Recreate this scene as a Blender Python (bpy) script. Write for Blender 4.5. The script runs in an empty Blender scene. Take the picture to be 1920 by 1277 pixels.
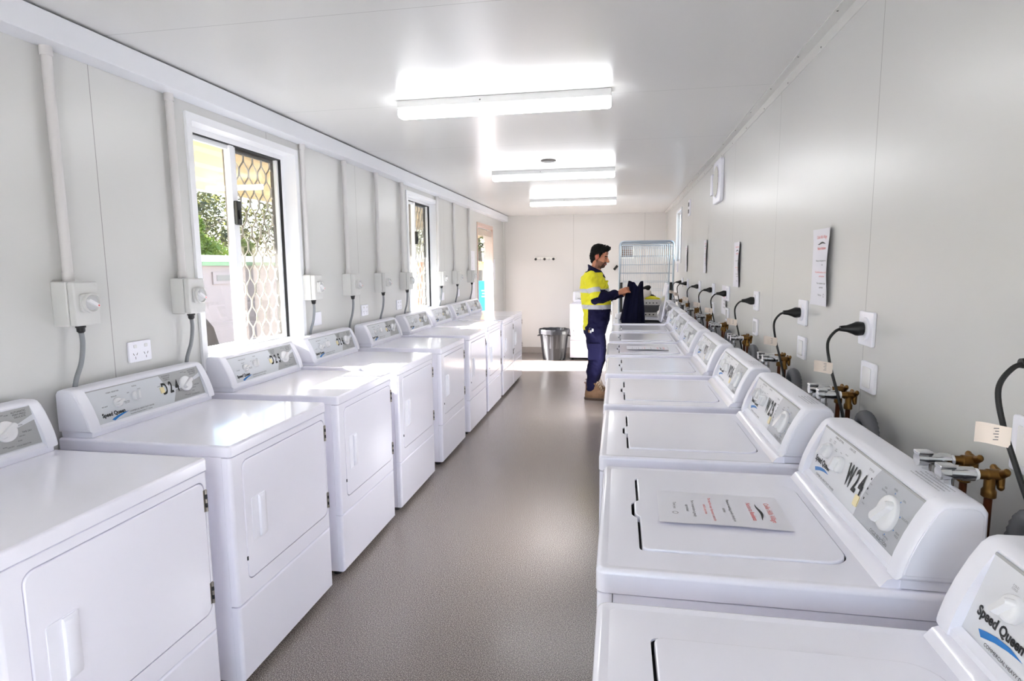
import bpy, bmesh, math, random
from mathutils import Vector, Matrix, noise

S = bpy.context.scene
COL = S.collection
random.seed(7)

# ------------------------------------------------------------------ camera
HC = 1.5195
YAW, PIT, ROL, FPX = -0.1787, -0.123, -0.0088, 1112.57
fw = Vector((math.sin(YAW) * math.cos(PIT), math.cos(YAW) * math.cos(PIT), math.sin(PIT)))
rt = Vector((math.cos(YAW), -math.sin(YAW), 0))
up = rt.cross(fw)
rt2 = rt * math.cos(ROL) + up * math.sin(ROL)
up2 = -rt * math.sin(ROL) + up * math.cos(ROL)
cam_data = bpy.data.cameras.new('camera')
cam_data.sensor_width = 36.0
cam_data.lens = FPX / 1920 * 36.0
cam_data.clip_start = 0.05
cam = bpy.data.objects.new('camera', cam_data)
cam.matrix_world = Matrix(((rt2.x, up2.x, -fw.x, 0), (rt2.y, up2.y, -fw.y, 0), (rt2.z, up2.z, -fw.z, HC), (0, 0, 0, 1)))
COL.objects.link(cam)
S.camera = cam

# ------------------------------------------------------------------ sky, sun, exposure
SUN_EL = math.radians(24)
world = bpy.data.worlds.new('world')
S.world = world
world.use_nodes = True
wn = world.node_tree
wn.nodes.clear()
w_out = wn.nodes.new('ShaderNodeOutputWorld')
w_bg = wn.nodes.new('ShaderNodeBackground')
w_sky = wn.nodes.new('ShaderNodeTexSky')
w_sky.sky_type = 'NISHITA'
w_sky.sun_disc = False
w_sky.sun_elevation = math.radians(38)
w_sky.sun_rotation = math.radians(-97)
w_sky.dust_density = 2.0
w_bg.inputs['Strength'].default_value = 1.05
wn.links.new(w_sky.outputs[0], w_bg.inputs[0])
wn.links.new(w_bg.outputs[0], w_out.inputs[0])

sun_data = bpy.data.lights.new('sun', 'SUN')
sun_data.energy = 100.0
sun_data.color = (1.0, 0.975, 0.95)
sun_data.angle = math.radians(0.6)
sun = bpy.data.objects.new('sun', sun_data)
sdir = Vector((1.0, 0.125, -math.tan(SUN_EL) * math.hypot(1, 0.125)))
sun.rotation_euler = sdir.to_track_quat('-Z', 'Y').to_euler()
sun.location = (-8, 3, 6)
COL.objects.link(sun)

S.view_settings.view_transform = 'Standard'
S.view_settings.look = 'None'
S.view_settings.gamma = 1.0
S.view_settings.use_curve_mapping = False
S.view_settings.exposure = 0.55
LAMP = 12.5          # emission of the batten diffusers
S.cycles.max_bounces = 14
S.cycles.diffuse_bounces = 8
S.cycles.transparent_max_bounces = 24

# ------------------------------------------------------------------ dimensions measured from the photograph
XL, XR, ZC, YB, YF = -2.019, 0.777, 2.4063, 10.394, -1.75
XDF = -1.316                        # dryer fronts
H = 0.915

# ------------------------------------------------------------------ materials
def lin(c):
    c = c / 255.0
    return c / 12.92 if c <= 0.04045 else ((c + 0.055) / 1.055) ** 2.4
def rgb(r, g, b): return (lin(r), lin(g), lin(b), 1.0)

def mat(name, col, rough=0.5, metal=0.0, coat=0.0, spec=0.5, noise_amt=0.0, noise_scale=40.0, bump=0.0, sheen=0.0, coat_rough=0.05):
    m = bpy.data.materials.new(name)
    m.use_nodes = True
    nt = m.node_tree
    p = nt.nodes['Principled BSDF']
    p.inputs['Base Color'].default_value = col
    p.inputs['Roughness'].default_value = rough
    p.inputs['Metallic'].default_value = metal
    p.inputs['Coat Weight'].default_value = coat
    p.inputs['Coat Roughness'].default_value = coat_rough
    p.inputs['Specular IOR Level'].default_value = spec
    p.inputs['Sheen Weight'].default_value = sheen
    if noise_amt or bump:
        tc = nt.nodes.new('ShaderNodeTexCoord')
        nz = nt.nodes.new('ShaderNodeTexNoise')
        nz.inputs['Scale'].default_value = noise_scale
        nz.inputs['Detail'].default_value = 4
        nt.links.new(tc.outputs['Object'], nz.inputs['Vector'])
        if noise_amt:
            mx = nt.nodes.new('ShaderNodeMix'); mx.data_type = 'RGBA'
            mx.inputs['A'].default_value = tuple(c * (1 - noise_amt) for c in col[:3]) + (1,)
            mx.inputs['B'].default_value = tuple(min(1, c * (1 + noise_amt)) for c in col[:3]) + (1,)
            nt.links.new(nz.outputs['Fac'], mx.inputs['Factor'])
            nt.links.new(mx.outputs['Result'], p.inputs['Base Color'])
        if bump:
            b = nt.nodes.new('ShaderNodeBump')
            b.inputs['Strength'].default_value = bump
            b.inputs['Distance'].default_value = 0.01
            nt.links.new(nz.outputs['Fac'], b.inputs['Height'])
            nt.links.new(b.outputs['Normal'], p.inputs['Normal'])
    return m

def joint_mat(name, col, axis, first, pitch, rough, half=0.0016, dark=0.45, coat=0.0):
    """insulated-panel skin: semi gloss with a thin panel joint every `pitch` metres"""
    m = mat(name, col, rough, coat=coat)
    nt = m.node_tree
    p = nt.nodes['Principled BSDF']
    tc = nt.nodes.new('ShaderNodeTexCoord')
    sp = nt.nodes.new('ShaderNodeSeparateXYZ')
    nt.links.new(tc.outputs['Object'], sp.inputs[0])
    def mth(op, a, b=None):
        n = nt.nodes.new('ShaderNodeMath'); n.operation = op
        for i, q in enumerate((a, b)):
            if q is None: continue
            if isinstance(q, (int, float)): n.inputs[i].default_value = q
            else: nt.links.new(q, n.inputs[i])
        return n.outputs[0]
    v = mth('SUBTRACT', sp.outputs[axis], first - pitch * 0.5 - 20 * pitch)
    v = mth('DIVIDE', v, pitch)
    v = mth('FRACT', v)
    v = mth('ABSOLUTE', mth('SUBTRACT', v, 0.5))
    v = mth('LESS_THAN', mth('MULTIPLY', v, pitch), half)
    mx = nt.nodes.new('ShaderNodeMix'); mx.data_type = 'RGBA'
    mx.inputs['A'].default_value = col
    mx.inputs['B'].default_value = tuple(c * dark for c in col[:3]) + (1,)
    nt.links.new(v, mx.inputs['Factor'])
    nt.links.new(mx.outputs['Result'], p.inputs['Base Color'])
    return m

def emit_mat(name, col, strength):
    m = bpy.data.materials.new(name); m.use_nodes = True
    nt = m.node_tree; nt.nodes.clear()
    o = nt.nodes.new('ShaderNodeOutputMaterial'); e = nt.nodes.new('ShaderNodeEmission')
    e.inputs[0].default_value = col; e.inputs[1].default_value = strength
    nt.links.new(e.outputs[0], o.inputs[0])
    return m

def glass_mat(name, tint=(0.96, 0.98, 0.97, 1), ior=1.5):
    m = bpy.data.materials.new(name); m.use_nodes = True
    nt = m.node_tree; nt.nodes.clear()
    o = nt.nodes.new('ShaderNodeOutputMaterial'); mx = nt.nodes.new('ShaderNodeMixShader')
    t = nt.nodes.new('ShaderNodeBsdfTransparent'); g = nt.nodes.new('ShaderNodeBsdfGlossy')
    lw = nt.nodes.new('ShaderNodeLayerWeight'); lw.inputs['Blend'].default_value = 0.5
    pw = nt.nodes.new('ShaderNodeMath'); pw.operation = 'POWER'; pw.inputs[1].default_value = 5.0
    f = nt.nodes.new('ShaderNodeMath'); f.operation = 'MULTIPLY_ADD'; f.inputs[1].default_value = 0.9; f.inputs[2].default_value = 0.04
    nt.links.new(lw.outputs['Facing'], pw.inputs[0]); nt.links.new(pw.outputs[0], f.inputs[0])
    t.inputs[0].default_value = tint; g.inputs['Roughness'].default_value = 0.0
    nt.links.new(f.outputs[0], mx.inputs[0]); nt.links.new(t.outputs[0], mx.inputs[1]); nt.links.new(g.outputs[0], mx.inputs[2])
    nt.links.new(mx.outputs[0], o.inputs[0])
    return m

def sheer_mat(name, col, open_=0.5):
    m = bpy.data.materials.new(name); m.use_nodes = True
    nt = m.node_tree; nt.nodes.clear()
    o = nt.nodes.new('ShaderNodeOutputMaterial')
    m1 = nt.nodes.new('ShaderNodeMixShader'); m2 = nt.nodes.new('ShaderNodeMixShader')
    t = nt.nodes.new('ShaderNodeBsdfTransparent'); d = nt.nodes.new('ShaderNodeBsdfDiffuse'); l = nt.nodes.new('ShaderNodeBsdfTranslucent')
    d.inputs[0].default_value = col; l.inputs[0].default_value = col
    m1.inputs[0].default_value = 0.5; m2.inputs[0].default_value = 1 - open_
    nt.links.new(d.outputs[0], m1.inputs[1]); nt.links.new(l.outputs[0], m1.inputs[2])
    nt.links.new(t.outputs[0], m2.inputs[1]); nt.links.new(m1.outputs[0], m2.inputs[2])
    nt.links.new(m2.outputs[0], o.inputs[0])
    return m

def floor_mat():
    m = mat('speckled_vinyl', rgb(138, 129, 122), 0.33)
    nt = m.node_tree; p = nt.nodes['Principled BSDF']
    tc = nt.nodes.new('ShaderNodeTexCoord')
    a = nt.nodes.new('ShaderNodeTexNoise'); a.inputs['Scale'].default_value = 250; a.inputs['Detail'].default_value = 3
    b = nt.nodes.new('ShaderNodeTexVoronoi'); b.inputs['Scale'].default_value = 190
    c = nt.nodes.new('ShaderNodeTexNoise'); c.inputs['Scale'].default_value = 3
    for n in (a, b, c): nt.links.new(tc.outputs['Object'], n.inputs['Vector'])
    r = nt.nodes.new('ShaderNodeValToRGB')
    e = r.color_ramp.elements
    e[0].position = 0.34; e[0].color = rgb(62, 56, 53)
    e[1].position = 0.70; e[1].color = rgb(192, 184, 176)
    k = r.color_ramp.elements.new(0.52); k.color = rgb(127, 117, 111)
    nt.links.new(a.outputs['Fac'], r.inputs[0])
    mx = nt.nodes.new('ShaderNodeMix'); mx.data_type = 'RGBA'; mx.blend_type = 'MULTIPLY'
    r2 = nt.nodes.new('ShaderNodeValToRGB')
    r2.color_ramp.elements[0].position = 0.05; r2.color_ramp.elements[0].color = (0.75, 0.75, 0.75, 1)
    r2.color_ramp.elements[1].position = 0.4; r2.color_ramp.elements[1].color = (1, 1, 1, 1)
    nt.links.new(b.outputs['Distance'], r2.inputs[0])
    mx.inputs['Factor'].default_value = 0.8
    nt.links.new(r.outputs[0], mx.inputs['A']); nt.links.new(r2.outputs[0], mx.inputs['B'])
    nt.links.new(mx.outputs['Result'], p.inputs['Base Color'])
    mr = nt.nodes.new('ShaderNodeMapRange'); mr.inputs['To Min'].default_value = 0.19; mr.inputs['To Max'].default_value = 0.29
    nt.links.new(c.outputs['Fac'], mr.inputs['Value']); nt.links.new(mr.outputs[0], p.inputs['Roughness'])
    bp = nt.nodes.new('ShaderNodeBump'); bp.inputs['Strength'].default_value = 0.015; bp.inputs['Distance'].default_value = 0.002
    nt.links.new(a.outputs['Fac'], bp.inputs['Height']); nt.links.new(bp.outputs['Normal'], p.inputs['Normal'])
    return m

def leaf_mat(name, c1, c2, scale=1.2):
    m = mat(name, c1, 0.6)
    nt = m.node_tree; p = nt.nodes['Principled BSDF']
    tc = nt.nodes.new('ShaderNodeTexCoord'); nz = nt.nodes.new('ShaderNodeTexNoise')
    nz.inputs['Scale'].default_value = scale; nz.inputs['Detail'].default_value = 5
    r = nt.nodes.new('ShaderNodeValToRGB')
    r.color_ramp.elements[0].position = 0.35; r.color_ramp.elements[0].color = c1
    r.color_ramp.elements[1].position = 0.65; r.color_ramp.elements[1].color = c2
    nt.links.new(tc.outputs['Object'], nz.inputs['Vector']); nt.links.new(nz.outputs['Fac'], r.inputs[0]); nt.links.new(r.outputs[0], p.inputs['Base Color'])
    o = nt.nodes['Material Output']
    tl = nt.nodes.new('ShaderNodeBsdfTranslucent'); ms = nt.nodes.new('ShaderNodeMixShader'); ms.inputs[0].default_value = 0.35
    nt.links.new(r.outputs[0], tl.inputs[0]); nt.links.new(p.outputs[0], ms.inputs[1]); nt.links.new(tl.outputs[0], ms.inputs[2]); nt.links.new(ms.outputs[0], o.inputs[0])
    return m

WALLC = rgb(203, 203, 201)
M = {}
M['wall'] = joint_mat('wall_panel_skin', WALLC, 1, 2.065, 1.175, 0.32)
M['wall_end'] = joint_mat('end_wall_panel_skin', rgb(206, 204, 202), 0, -0.785, 1.2, 0.3)
M['ceiling'] = joint_mat('ceiling_panel_skin', rgb(207, 207, 206), 1, 2.07, 1.175, 0.25, dark=0.7)
M['floor'] = floor_mat()
M['trimw'] = mat('white_trim', rgb(216, 216, 215), 0.35)
M['wallc'] = mat('wall_trim', rgb(207, 207, 204), 0.35)
M['duct'] = mat('white_trunking', rgb(222, 224, 230), 0.4)
M['skirt'] = mat('grey_vinyl_skirting', rgb(150, 143, 138), 0.4, noise_amt=0.06, noise_scale=120)
M['enamel'] = mat('white_enamel', rgb(245, 244, 254), 0.16, coat=0.35, noise_amt=0.006, noise_scale=6)
M['plastic'] = mat('white_plastic', rgb(243, 243, 252), 0.3, coat=0.1)
M['knob'] = mat('knob_plastic', rgb(236, 236, 238), 0.25, coat=0.2)
M['silver'] = mat('silver_overlay', rgb(216, 219, 224), 0.3)
M['silver_dk'] = mat('grey_overlay', rgb(172, 173, 174), 0.35)
M['wpanel'] = mat('white_overlay', rgb(224, 225, 230), 0.3)
M['wpanel_grey'] = mat('pale_grey_overlay', rgb(186, 188, 194), 0.33)
M['ink'] = mat('black_ink', rgb(28, 28, 30), 0.5)
M['inkgrey'] = mat('grey_ink', rgb(96, 98, 104), 0.5)
M['inkred'] = mat('red_ink', rgb(226, 106, 104), 0.6)
M['blue'] = mat('blue_ink', rgb(20, 118, 196), 0.4)
M['amber'] = mat('cream_lamp', rgb(240, 226, 180), 0.3)
M['rubber'] = mat('black_rubber', rgb(12, 12, 13), 0.5)
M['blackpl'] = mat('black_plastic', rgb(12, 12, 13), 0.4)
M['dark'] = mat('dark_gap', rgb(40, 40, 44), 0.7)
M['hinge'] = mat('hinge_steel', rgb(150, 144, 136), 0.4, metal=0.9)
M['chrome'] = mat('chrome', rgb(205, 206, 208), 0.12, metal=1.0)
M['brass'] = mat('dull_brass', rgb(116, 84, 42), 0.4, metal=0.9, noise_amt=0.25, noise_scale=60)
M['copper'] = mat('copper_pipe', rgb(110, 62, 38), 0.45, metal=0.8, noise_amt=0.2, noise_scale=50)
M['hose'] = mat('grey_hose', rgb(92, 93, 98), 0.5)
M['cable'] = mat('grey_cable', rgb(126, 129, 134), 0.5)
M['iso'] = mat('isolator_plastic', rgb(206, 206, 204), 0.4)
M['isoknob'] = mat('isolator_dial', rgb(190, 191, 193), 0.35)
M['pvc'] = mat('pvc_conduit', rgb(206, 204, 203), 0.4)
M['alu'] = mat('white_aluminium', rgb(234, 235, 238), 0.3)
M['seal'] = mat('black_seal', rgb(18, 18, 20), 0.6)
M['grille'] = mat('grille_wire', rgb(176, 168, 160), 0.45, metal=0.2)
M['glass'] = glass_mat('window_glass')
M['screen'] = sheer_mat('fly_screen', rgb(70, 64, 60), 0.70)
M['lamp'] = emit_mat('lamp_diffuser', (0.97, 0.985, 1.0, 1), LAMP)
M['paper'] = mat('paper', rgb(228, 227, 234), 0.7)
M['tag'] = mat('cream_tag', rgb(226, 213, 202), 0.6)
M['zinc'] = mat('zinc_plated', rgb(176, 188, 200), 0.28, metal=0.85)
M['binpl'] = mat('bin_plastic', rgb(34, 34, 38), 0.36, noise_amt=0.1)
M['liner'] = mat('bin_liner', rgb(48, 48, 52), 0.3, coat=0.2)
M['basketw'] = mat('basket_white', rgb(222, 220, 214), 0.5)
M['basketg'] = mat('basket_grey', rgb(92, 92, 94), 0.6)
M['navy'] = mat('navy_cotton', rgb(14, 12, 46), 0.85, spec=0.2, noise_amt=0.12, noise_scale=90)
M['navydk'] = mat('navy_knit', rgb(12, 13, 40), 0.9, spec=0.15, noise_amt=0.2, noise_scale=60)
M['hivis'] = mat('hi_vis_yellow', rgb(222, 215, 36), 0.75, noise_amt=0.05, noise_scale=80)
M['tape'] = mat('reflective_tape', rgb(196, 196, 202), 0.35, metal=0.2)
M['skin'] = mat('skin', rgb(186, 124, 94), 0.5, noise_amt=0.06, noise_scale=60)
M['lips'] = mat('lips', rgb(150, 84, 76), 0.45)
M['ear'] = mat('ear_skin', rgb(176, 96, 74), 0.5)
M['beard'] = mat('short_beard', rgb(70, 46, 38), 0.8, noise_amt=0.35, noise_scale=220)
M['stubble'] = mat('stubble_skin', rgb(132, 88, 68), 0.65, noise_amt=0.15, noise_scale=200)
M['hair'] = mat('black_hair', rgb(8, 7, 7), 0.75, spec=0.2, noise_amt=0.3, noise_scale=90)
M['suede'] = mat('tan_suede', rgb(124, 94, 68), 0.9, noise_amt=0.18, noise_scale=50, bump=0.15)
M['sole'] = mat('brown_sole', rgb(74, 58, 46), 0.8)
M['lace'] = mat('boot_lace', rgb(196, 172, 146), 0.8)
M['whitecloth'] = mat('white_cotton', rgb(214, 206, 202), 0.9)
M['blackcloth'] = mat('black_cotton', rgb(16, 15, 17), 0.9)
M['cream'] = mat('cream_sheet', rgb(158, 134, 96), 0.5)
M['shedwall'] = mat('pale_shed_wall', rgb(120, 108, 107), 0.7, noise_amt=0.04, noise_scale=3)
M['green'] = mat('green_gutter', rgb(84, 112, 80), 0.5)
M['offwhite'] = mat('off_white_fascia', rgb(235, 235, 230), 0.5)
M['concrete'] = mat('grey_gravel', rgb(108, 105, 100), 0.85, noise_amt=0.08, noise_scale=4)
M['paving'] = mat('pale_paving', rgb(205, 203, 200), 0.85, noise_amt=0.06, noise_scale=4)
M['bark'] = mat('bark', rgb(120, 108, 96), 0.9, noise_amt=0.2, noise_scale=10)
M['leafa'] = leaf_mat('gum_leaves', rgb(48, 58, 26), rgb(116, 112, 54))
M['leafb'] = leaf_mat('olive_leaves', rgb(44, 50, 29), rgb(94, 94, 54))
M['leafc'] = leaf_mat('bright_leaves', rgb(76, 98, 24), rgb(132, 148, 54))
M['salmon'] = mat('salmon_door_frame', rgb(204, 180, 170), 0.5)
M['sheer'] = sheer_mat('sheer_curtain', rgb(212, 207, 206), 0.55)
M['timber'] = mat('orange_timber', rgb(206, 140, 84), 0.6, noise_amt=0.15, noise_scale=8)
M['bluebin'] = mat('blue_plastic', rgb(50, 140, 220), 0.4)
M['brownpad'] = mat('brown_padding', rgb(22, 19, 19), 0.9, spec=0.1, noise_amt=0.12, noise_scale=30)
M['ventbrown'] = mat('brown_vent', rgb(140, 112, 92), 0.6)
M['ventgrey'] = mat('vent_mesh_grey', rgb(112, 106, 100), 0.5)
M['darkgrey'] = mat('dark_grey_metal', rgb(96, 92, 90), 0.45, metal=0.5)

# ------------------------------------------------------------------ mesh builder
class MB:
    def __init__(s):
        s.v = []; s.f = []; s.m = []
    def add(s, vs, fs, mi=0):
        b = len(s.v)
        s.v += [tuple(q) for q in vs]
        s.f += [tuple(i + b for i in f) for f in fs]
        s.m += [mi] * len(fs)
        return s
    def box(s, x0, x1, y0, y1, z0, z1, mi=0):
        vs = [(x, y, z) for x in (x0, x1) for y in (y0, y1) for z in (z0, z1)]
        return s.add(vs, [(0, 1, 3, 2), (4, 6, 7, 5), (0, 4, 5, 1), (2, 3, 7, 6), (0, 2, 6, 4), (1, 5, 7, 3)], mi)
    def loft(s, rings, cap0=True, cap1=True, mi=0, closed=True):
        n = len(rings[0]); vs = [q for r in rings for q in r]; fs = []
        for k in range(len(rings) - 1):
            for i in range(n if closed else n - 1):
                j = (i + 1) % n
                fs.append((k * n + i, k * n + j, (k + 1) * n + j, (k + 1) * n + i))
        if cap0: fs.append(tuple(range(n))[::-1])
        if cap1: fs.append(tuple(range((len(rings) - 1) * n, len(rings) * n)))
        return s.add(vs, fs, mi)
    def rbox(s, x0, x1, y0, y1, z0, z1, r, mi=0, axis='z', seg=4, rr=None, both=True):
        """box with rounded plan corners (rr) and rounded end edges (r) along `axis`"""
        rr = r if rr is None else rr
        A = {'x': (x0, x1, y0, y1, z0, z1), 'y': (y0, y1, z0, z1, x0, x1), 'z': (z0, z1, x0, x1, y0, y1)}[axis]
        def mp(w, a, b):
            return {'x': (w, a, b), 'y': (b, w, a), 'z': (a, b, w)}[axis]
        rings = []
        prof = []
        for k in range(seg + 1):
            t = math.pi / 2 * k / seg
            prof.append((A[1] - r + r * math.sin(t), r - r * math.cos(t)))
        lo = [(A[0] + A[1] - w, i) for w, i in reversed(prof)] if both else [(A[0], 0)]
        for w, i in lo + prof:
            rings.append([mp(w, a, b) for a, b in rrect(A[2] + i, A[3] - i, A[4] + i, A[5] - i, max(rr - i, 0.0004))])
        return s.loft(rings, mi=mi)
    def tube(s, pts, r, n=10, mi=0, cap=True, smooth=0):
        pts = [Vector(p) for p in pts]
        if smooth: pts = spline(pts, smooth)
        rad = r if isinstance(r, (list, tuple)) else None
        rings = []; prev = None
        for i, p in enumerate(pts):
            d = (pts[min(i + 1, len(pts) - 1)] - pts[max(i - 1, 0)]).normalized()
            if prev is None:
                a = d.orthogonal().normalized()
            else:
                a = (prev - d * prev.dot(d))
                a = a.normalized() if a.length > 1e-6 else d.orthogonal().normalized()
            prev = a; b = d.cross(a)
            t = i / max(1, len(pts) - 1)
            rr_ = r if rad is None else rad[0] + (rad[-1] - rad[0]) * t if len(rad) == 2 else rad[i]
            rings.append([p + (a * math.cos(2 * math.pi * k / n) + b * math.sin(2 * math.pi * k / n)) * rr_ for k in range(n)])
        return s.loft(rings, cap, cap, mi)
    def lathe(s, o, axis, prof, n=24, mi=0, cap0=True, cap1=True):
        """prof: (distance along axis, radius)"""
        o = Vector(o); d = Vector(axis).normalized(); a = d.orthogonal().normalized(); b = d.cross(a)
        rings = [[o + d * h + (a * math.cos(2 * math.pi * k / n) + b * math.sin(2 * math.pi * k / n)) * r for k in range(n)] for h, r in prof]
        return s.loft(rings, cap0, cap1, mi)
    def ell(s, c, rx, ry, rz, mi=0, nu=20, nv=12, rot=None):
        rings = []
        for j in range(1, nv):
            t = math.pi * j / nv
            ring = []
            for i in range(nu):
                q = Vector((rx * math.sin(t) * math.cos(2 * math.pi * i / nu), ry * math.sin(t) * math.sin(2 * math.pi * i / nu), -rz * math.cos(t)))
                if rot is not None: q = rot @ q
                ring.append(q + Vector(c))
            rings.append(ring)
        return s.loft(rings, mi=mi)
    def plate(s, outline, hole, mp, mi=0):
        """flat face with a hole; outline and hole are lists of (a, b)"""
        bm = bmesh.new()
        es = []
        for lp in (outline, hole):
            vs = [bm.verts.new((a, b, 0)) for a, b in lp]
            es += [bm.edges.new((vs[i], vs[(i + 1) % len(vs)])) for i in range(len(vs))]
        bmesh.ops.triangle_fill(bm, use_beauty=True, use_dissolve=False, edges=es)
        bm.verts.index_update()
        s.add([mp(q.co.x, q.co.y) for q in bm.verts], [[q.index for q in f.verts] for f in bm.faces], mi)
        bm.free()
        return s
    def merge(s, other, off=0):
        n = len(s.v); s.v += other.v; s.f += [tuple(i + n for i in f) for f in other.f]; s.m += [q + off for q in other.m]
        return s
    def text(s, txt, o, right, upv, size, mi=0, sx=1.0, bold=0.0, align='CENTER'):
        vs, fs = text_geo(txt, bold, align)
        o, right, upv = Vector(o), Vector(right).normalized(), Vector(upv).normalized()
        return s.add([o + right * (x * size * sx) + upv * (y * size) for x, y in vs], fs, mi)
    def quad(s, o, right, upv, w, h, mi=0):
        o, r, u = Vector(o), Vector(right).normalized() * w / 2, Vector(upv).normalized() * h / 2
        return s.add([o - r - u, o + r - u, o + r + u, o - r + u], [(0, 1, 2, 3)], mi)
    def build(s, name, mats, parent=None, origin=None, smooth=True, recalc=True, angle=35, wn_=True):
        me = bpy.data.meshes.new(name)
        if parent is None and origin is None and s.v:
            xs, ys, zs = zip(*s.v)
            origin = ((min(xs) + max(xs)) / 2, (min(ys) + max(ys)) / 2, min(zs))
        o_ = Vector(origin) if origin is not None else Vector((0, 0, 0))
        me.from_pydata([Vector(q) - o_ for q in s.v], [], s.f)
        if not isinstance(mats, (list, tuple)): mats = [mats]
        for m in mats: me.materials.append(m)
        me.polygons.foreach_set('material_index', s.m)
        if recalc:
            bm = bmesh.new(); bm.from_mesh(me)
            bmesh.ops.recalc_face_normals(bm, faces=bm.faces[:])
            bm.to_mesh(me); bm.free()
        if smooth:
            me.polygons.foreach_set('use_smooth', [True] * len(me.polygons))
            me.set_sharp_from_angle(angle=math.radians(angle))
        me.update()
        ob = bpy.data.objects.new(name, me)
        COL.objects.link(ob)
        ob.location = o_
        if parent is not None: ob.parent = parent
        if smooth and wn_:
            md = ob.modifiers.new('weighted normals', 'WEIGHTED_NORMAL'); md.keep_sharp = True
        return ob

def rrect(a0, a1, b0, b1, r, n=5):
    out = []
    r = min(r, (a1 - a0) / 2 - 1e-5, (b1 - b0) / 2 - 1e-5)
    for ca, cb, st in ((a1 - r, b1 - r, 0), (a0 + r, b1 - r, 90), (a0 + r, b0 + r, 180), (a1 - r, b0 + r, 270)):
        for k in range(n + 1):
            t = math.radians(st + 90 * k / n)
            out.append((ca + r * math.cos(t), cb + r * math.sin(t)))
    return out

def spline(pts, k):
    out = []
    P = [pts[0]] + list(pts) + [pts[-1]]
    for i in range(1, len(P) - 2):
        for j in range(k):
            t = j / k
            a, b, c, d = P[i - 1], P[i], P[i + 1], P[i + 2]
            out.append(0.5 * ((2 * b) + (c - a) * t + (2 * a - 5 * b + 4 * c - d) * t * t + (3 * b - a - 3 * c + d) * t ** 3))
    out.append(pts[-1])
    return out

_TXT = {}
def text_geo(txt, bold=0.0, align='CENTER'):
    key = (txt, bold, align)
    if key not in _TXT:
        cu = bpy.data.curves.new('t', 'FONT')
        cu.body = txt; cu.size = 1.0; cu.align_x = align; cu.align_y = 'CENTER'; cu.offset = bold; cu.resolution_u = 3
        ob = bpy.data.objects.new('t', cu)
        COL.objects.link(ob)
        dg = bpy.context.evaluated_depsgraph_get()
        me = bpy.data.meshes.new_from_object(ob.evaluated_get(dg))
        _TXT[key] = ([(v.co.x, v.co.y) for v in me.vertices], [tuple(p.vertices) for p in me.polygons])
        bpy.data.objects.remove(ob); bpy.data.curves.remove(cu); bpy.data.meshes.remove(me)
    return _TXT[key]

def tag(o, label=None, cat=None, group=None, kind=None):
    if label: o['label'] = label
    if cat: o['category'] = cat
    if group: o['group'] = group
    if kind: o['kind'] = kind
    return o
def empty(name, loc, rz=0.0, label=None, cat=None, group=None):
    o = bpy.data.objects.new(name, None)
    o.empty_display_size = 0.05
    o.location = loc; o.rotation_euler = (0, 0, rz)
    COL.objects.link(o)
    return tag(o, label, cat, group)
def struct(mb, name, mats, **k):
    return tag(mb.build(name, mats, origin=(0, 0, 0), **k), kind='structure')
def copy_tree(root, loc, rz, label, skip=()):
    r = root.copy(); COL.objects.link(r)
    r.location = loc; r.rotation_euler = (0, 0, rz); r['label'] = label
    def rec(src, dst):
        for ch in list(src.children):
            if ch.name.split('.')[0] in skip: continue
            c = ch.copy(); COL.objects.link(c); c.parent = dst
            rec(ch, c)
    rec(root, r)
    return r
def child(root, name):
    for c in root.children:
        if c.name.split('.')[0] == name: return c

ORD = ['first', 'second', 'third', 'fourth', 'fifth', 'sixth', 'seventh', 'eighth', 'ninth', 'tenth']

# ================================================================== THE ROOM
b = MB(); b.box(XL - 0.2, XR + 0.2, YF - 0.1, YB + 0.1, -0.08, 0.0)
struct(b, 'floor', M['floor'])
b = MB(); b.box(XL - 0.1, XR + 0.1, YF - 0.1, YB + 0.1, ZC, ZC + 0.08)
struct(b, 'ceiling', M['ceiling'])

def wall_with_holes(x0, x1, holes, name, m):
    """a wall in the y-z plane; holes are (y0, y1, z0, z1)"""
    ys = sorted({YF - 0.1, YB + 0.1} | {h[i] for h in holes for i in (0, 1)})
    b = MB()
    for y0, y1 in zip(ys[:-1], ys[1:]):
        hs = [h for h in holes if h[0] <= y0 + 1e-6 and h[1] >= y1 - 1e-6]
        if not hs: b.box(x0, x1, y0, y1, 0, ZC)
        else:
            h = hs[0]
            if h[2] > 0: b.box(x0, x1, y0, y1, 0, h[2])
            if h[3] < ZC: b.box(x0, x1, y0, y1, h[3], ZC)
    return struct(b, name, m)
WIN = [(2.594, 3.536, 1.045, 2.236), (5.548, 6.490, 1.045, 2.236), (-0.33, 0.566, 1.045, 2.232)]  # last opening is an unseen window added behind the camera for daylight
DOOR = (8.41, 9.467, 0.0, 2.155)
wall_with_holes(XL - 0.11, XL, WIN + [DOOR], 'wall_left', M['wall'])
WIN_R = (7.965, 8.56, 1.58, 2.232)
wall_with_holes(XR, XR + 0.09, [WIN_R], 'wall_right', M['wall'])
b = MB(); b.box(XL - 0.1, XR + 0.1, YB, YB + 0.08, 0, ZC)
struct(b, 'wall_back', M['wall_end'])
b = MB()                                              # entrance end behind the camera, with an unseen open doorway added for daylight
EX0, EX1, EZ = -0.55, 0.45, 2.12
b.box(XL - 0.1, EX0, YF - 0.08, YF, 0, ZC); b.box(EX1, XR + 0.1, YF - 0.08, YF, 0, ZC); b.box(EX0, EX1, YF - 0.08, YF, EZ, ZC)
struct(b, 'wall_front', M['wall_end'])
b = MB()  # frame of the added doorway
for x0, x1, z0, z1 in ((EX0, EX0 + 0.05, 0, EZ), (EX1 - 0.05, EX1, 0, EZ), (EX0 + 0.05, EX1 - 0.05, EZ - 0.05, EZ)): b.box(x0, x1, YF - 0.09, YF + 0.01, z0, z1)
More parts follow.
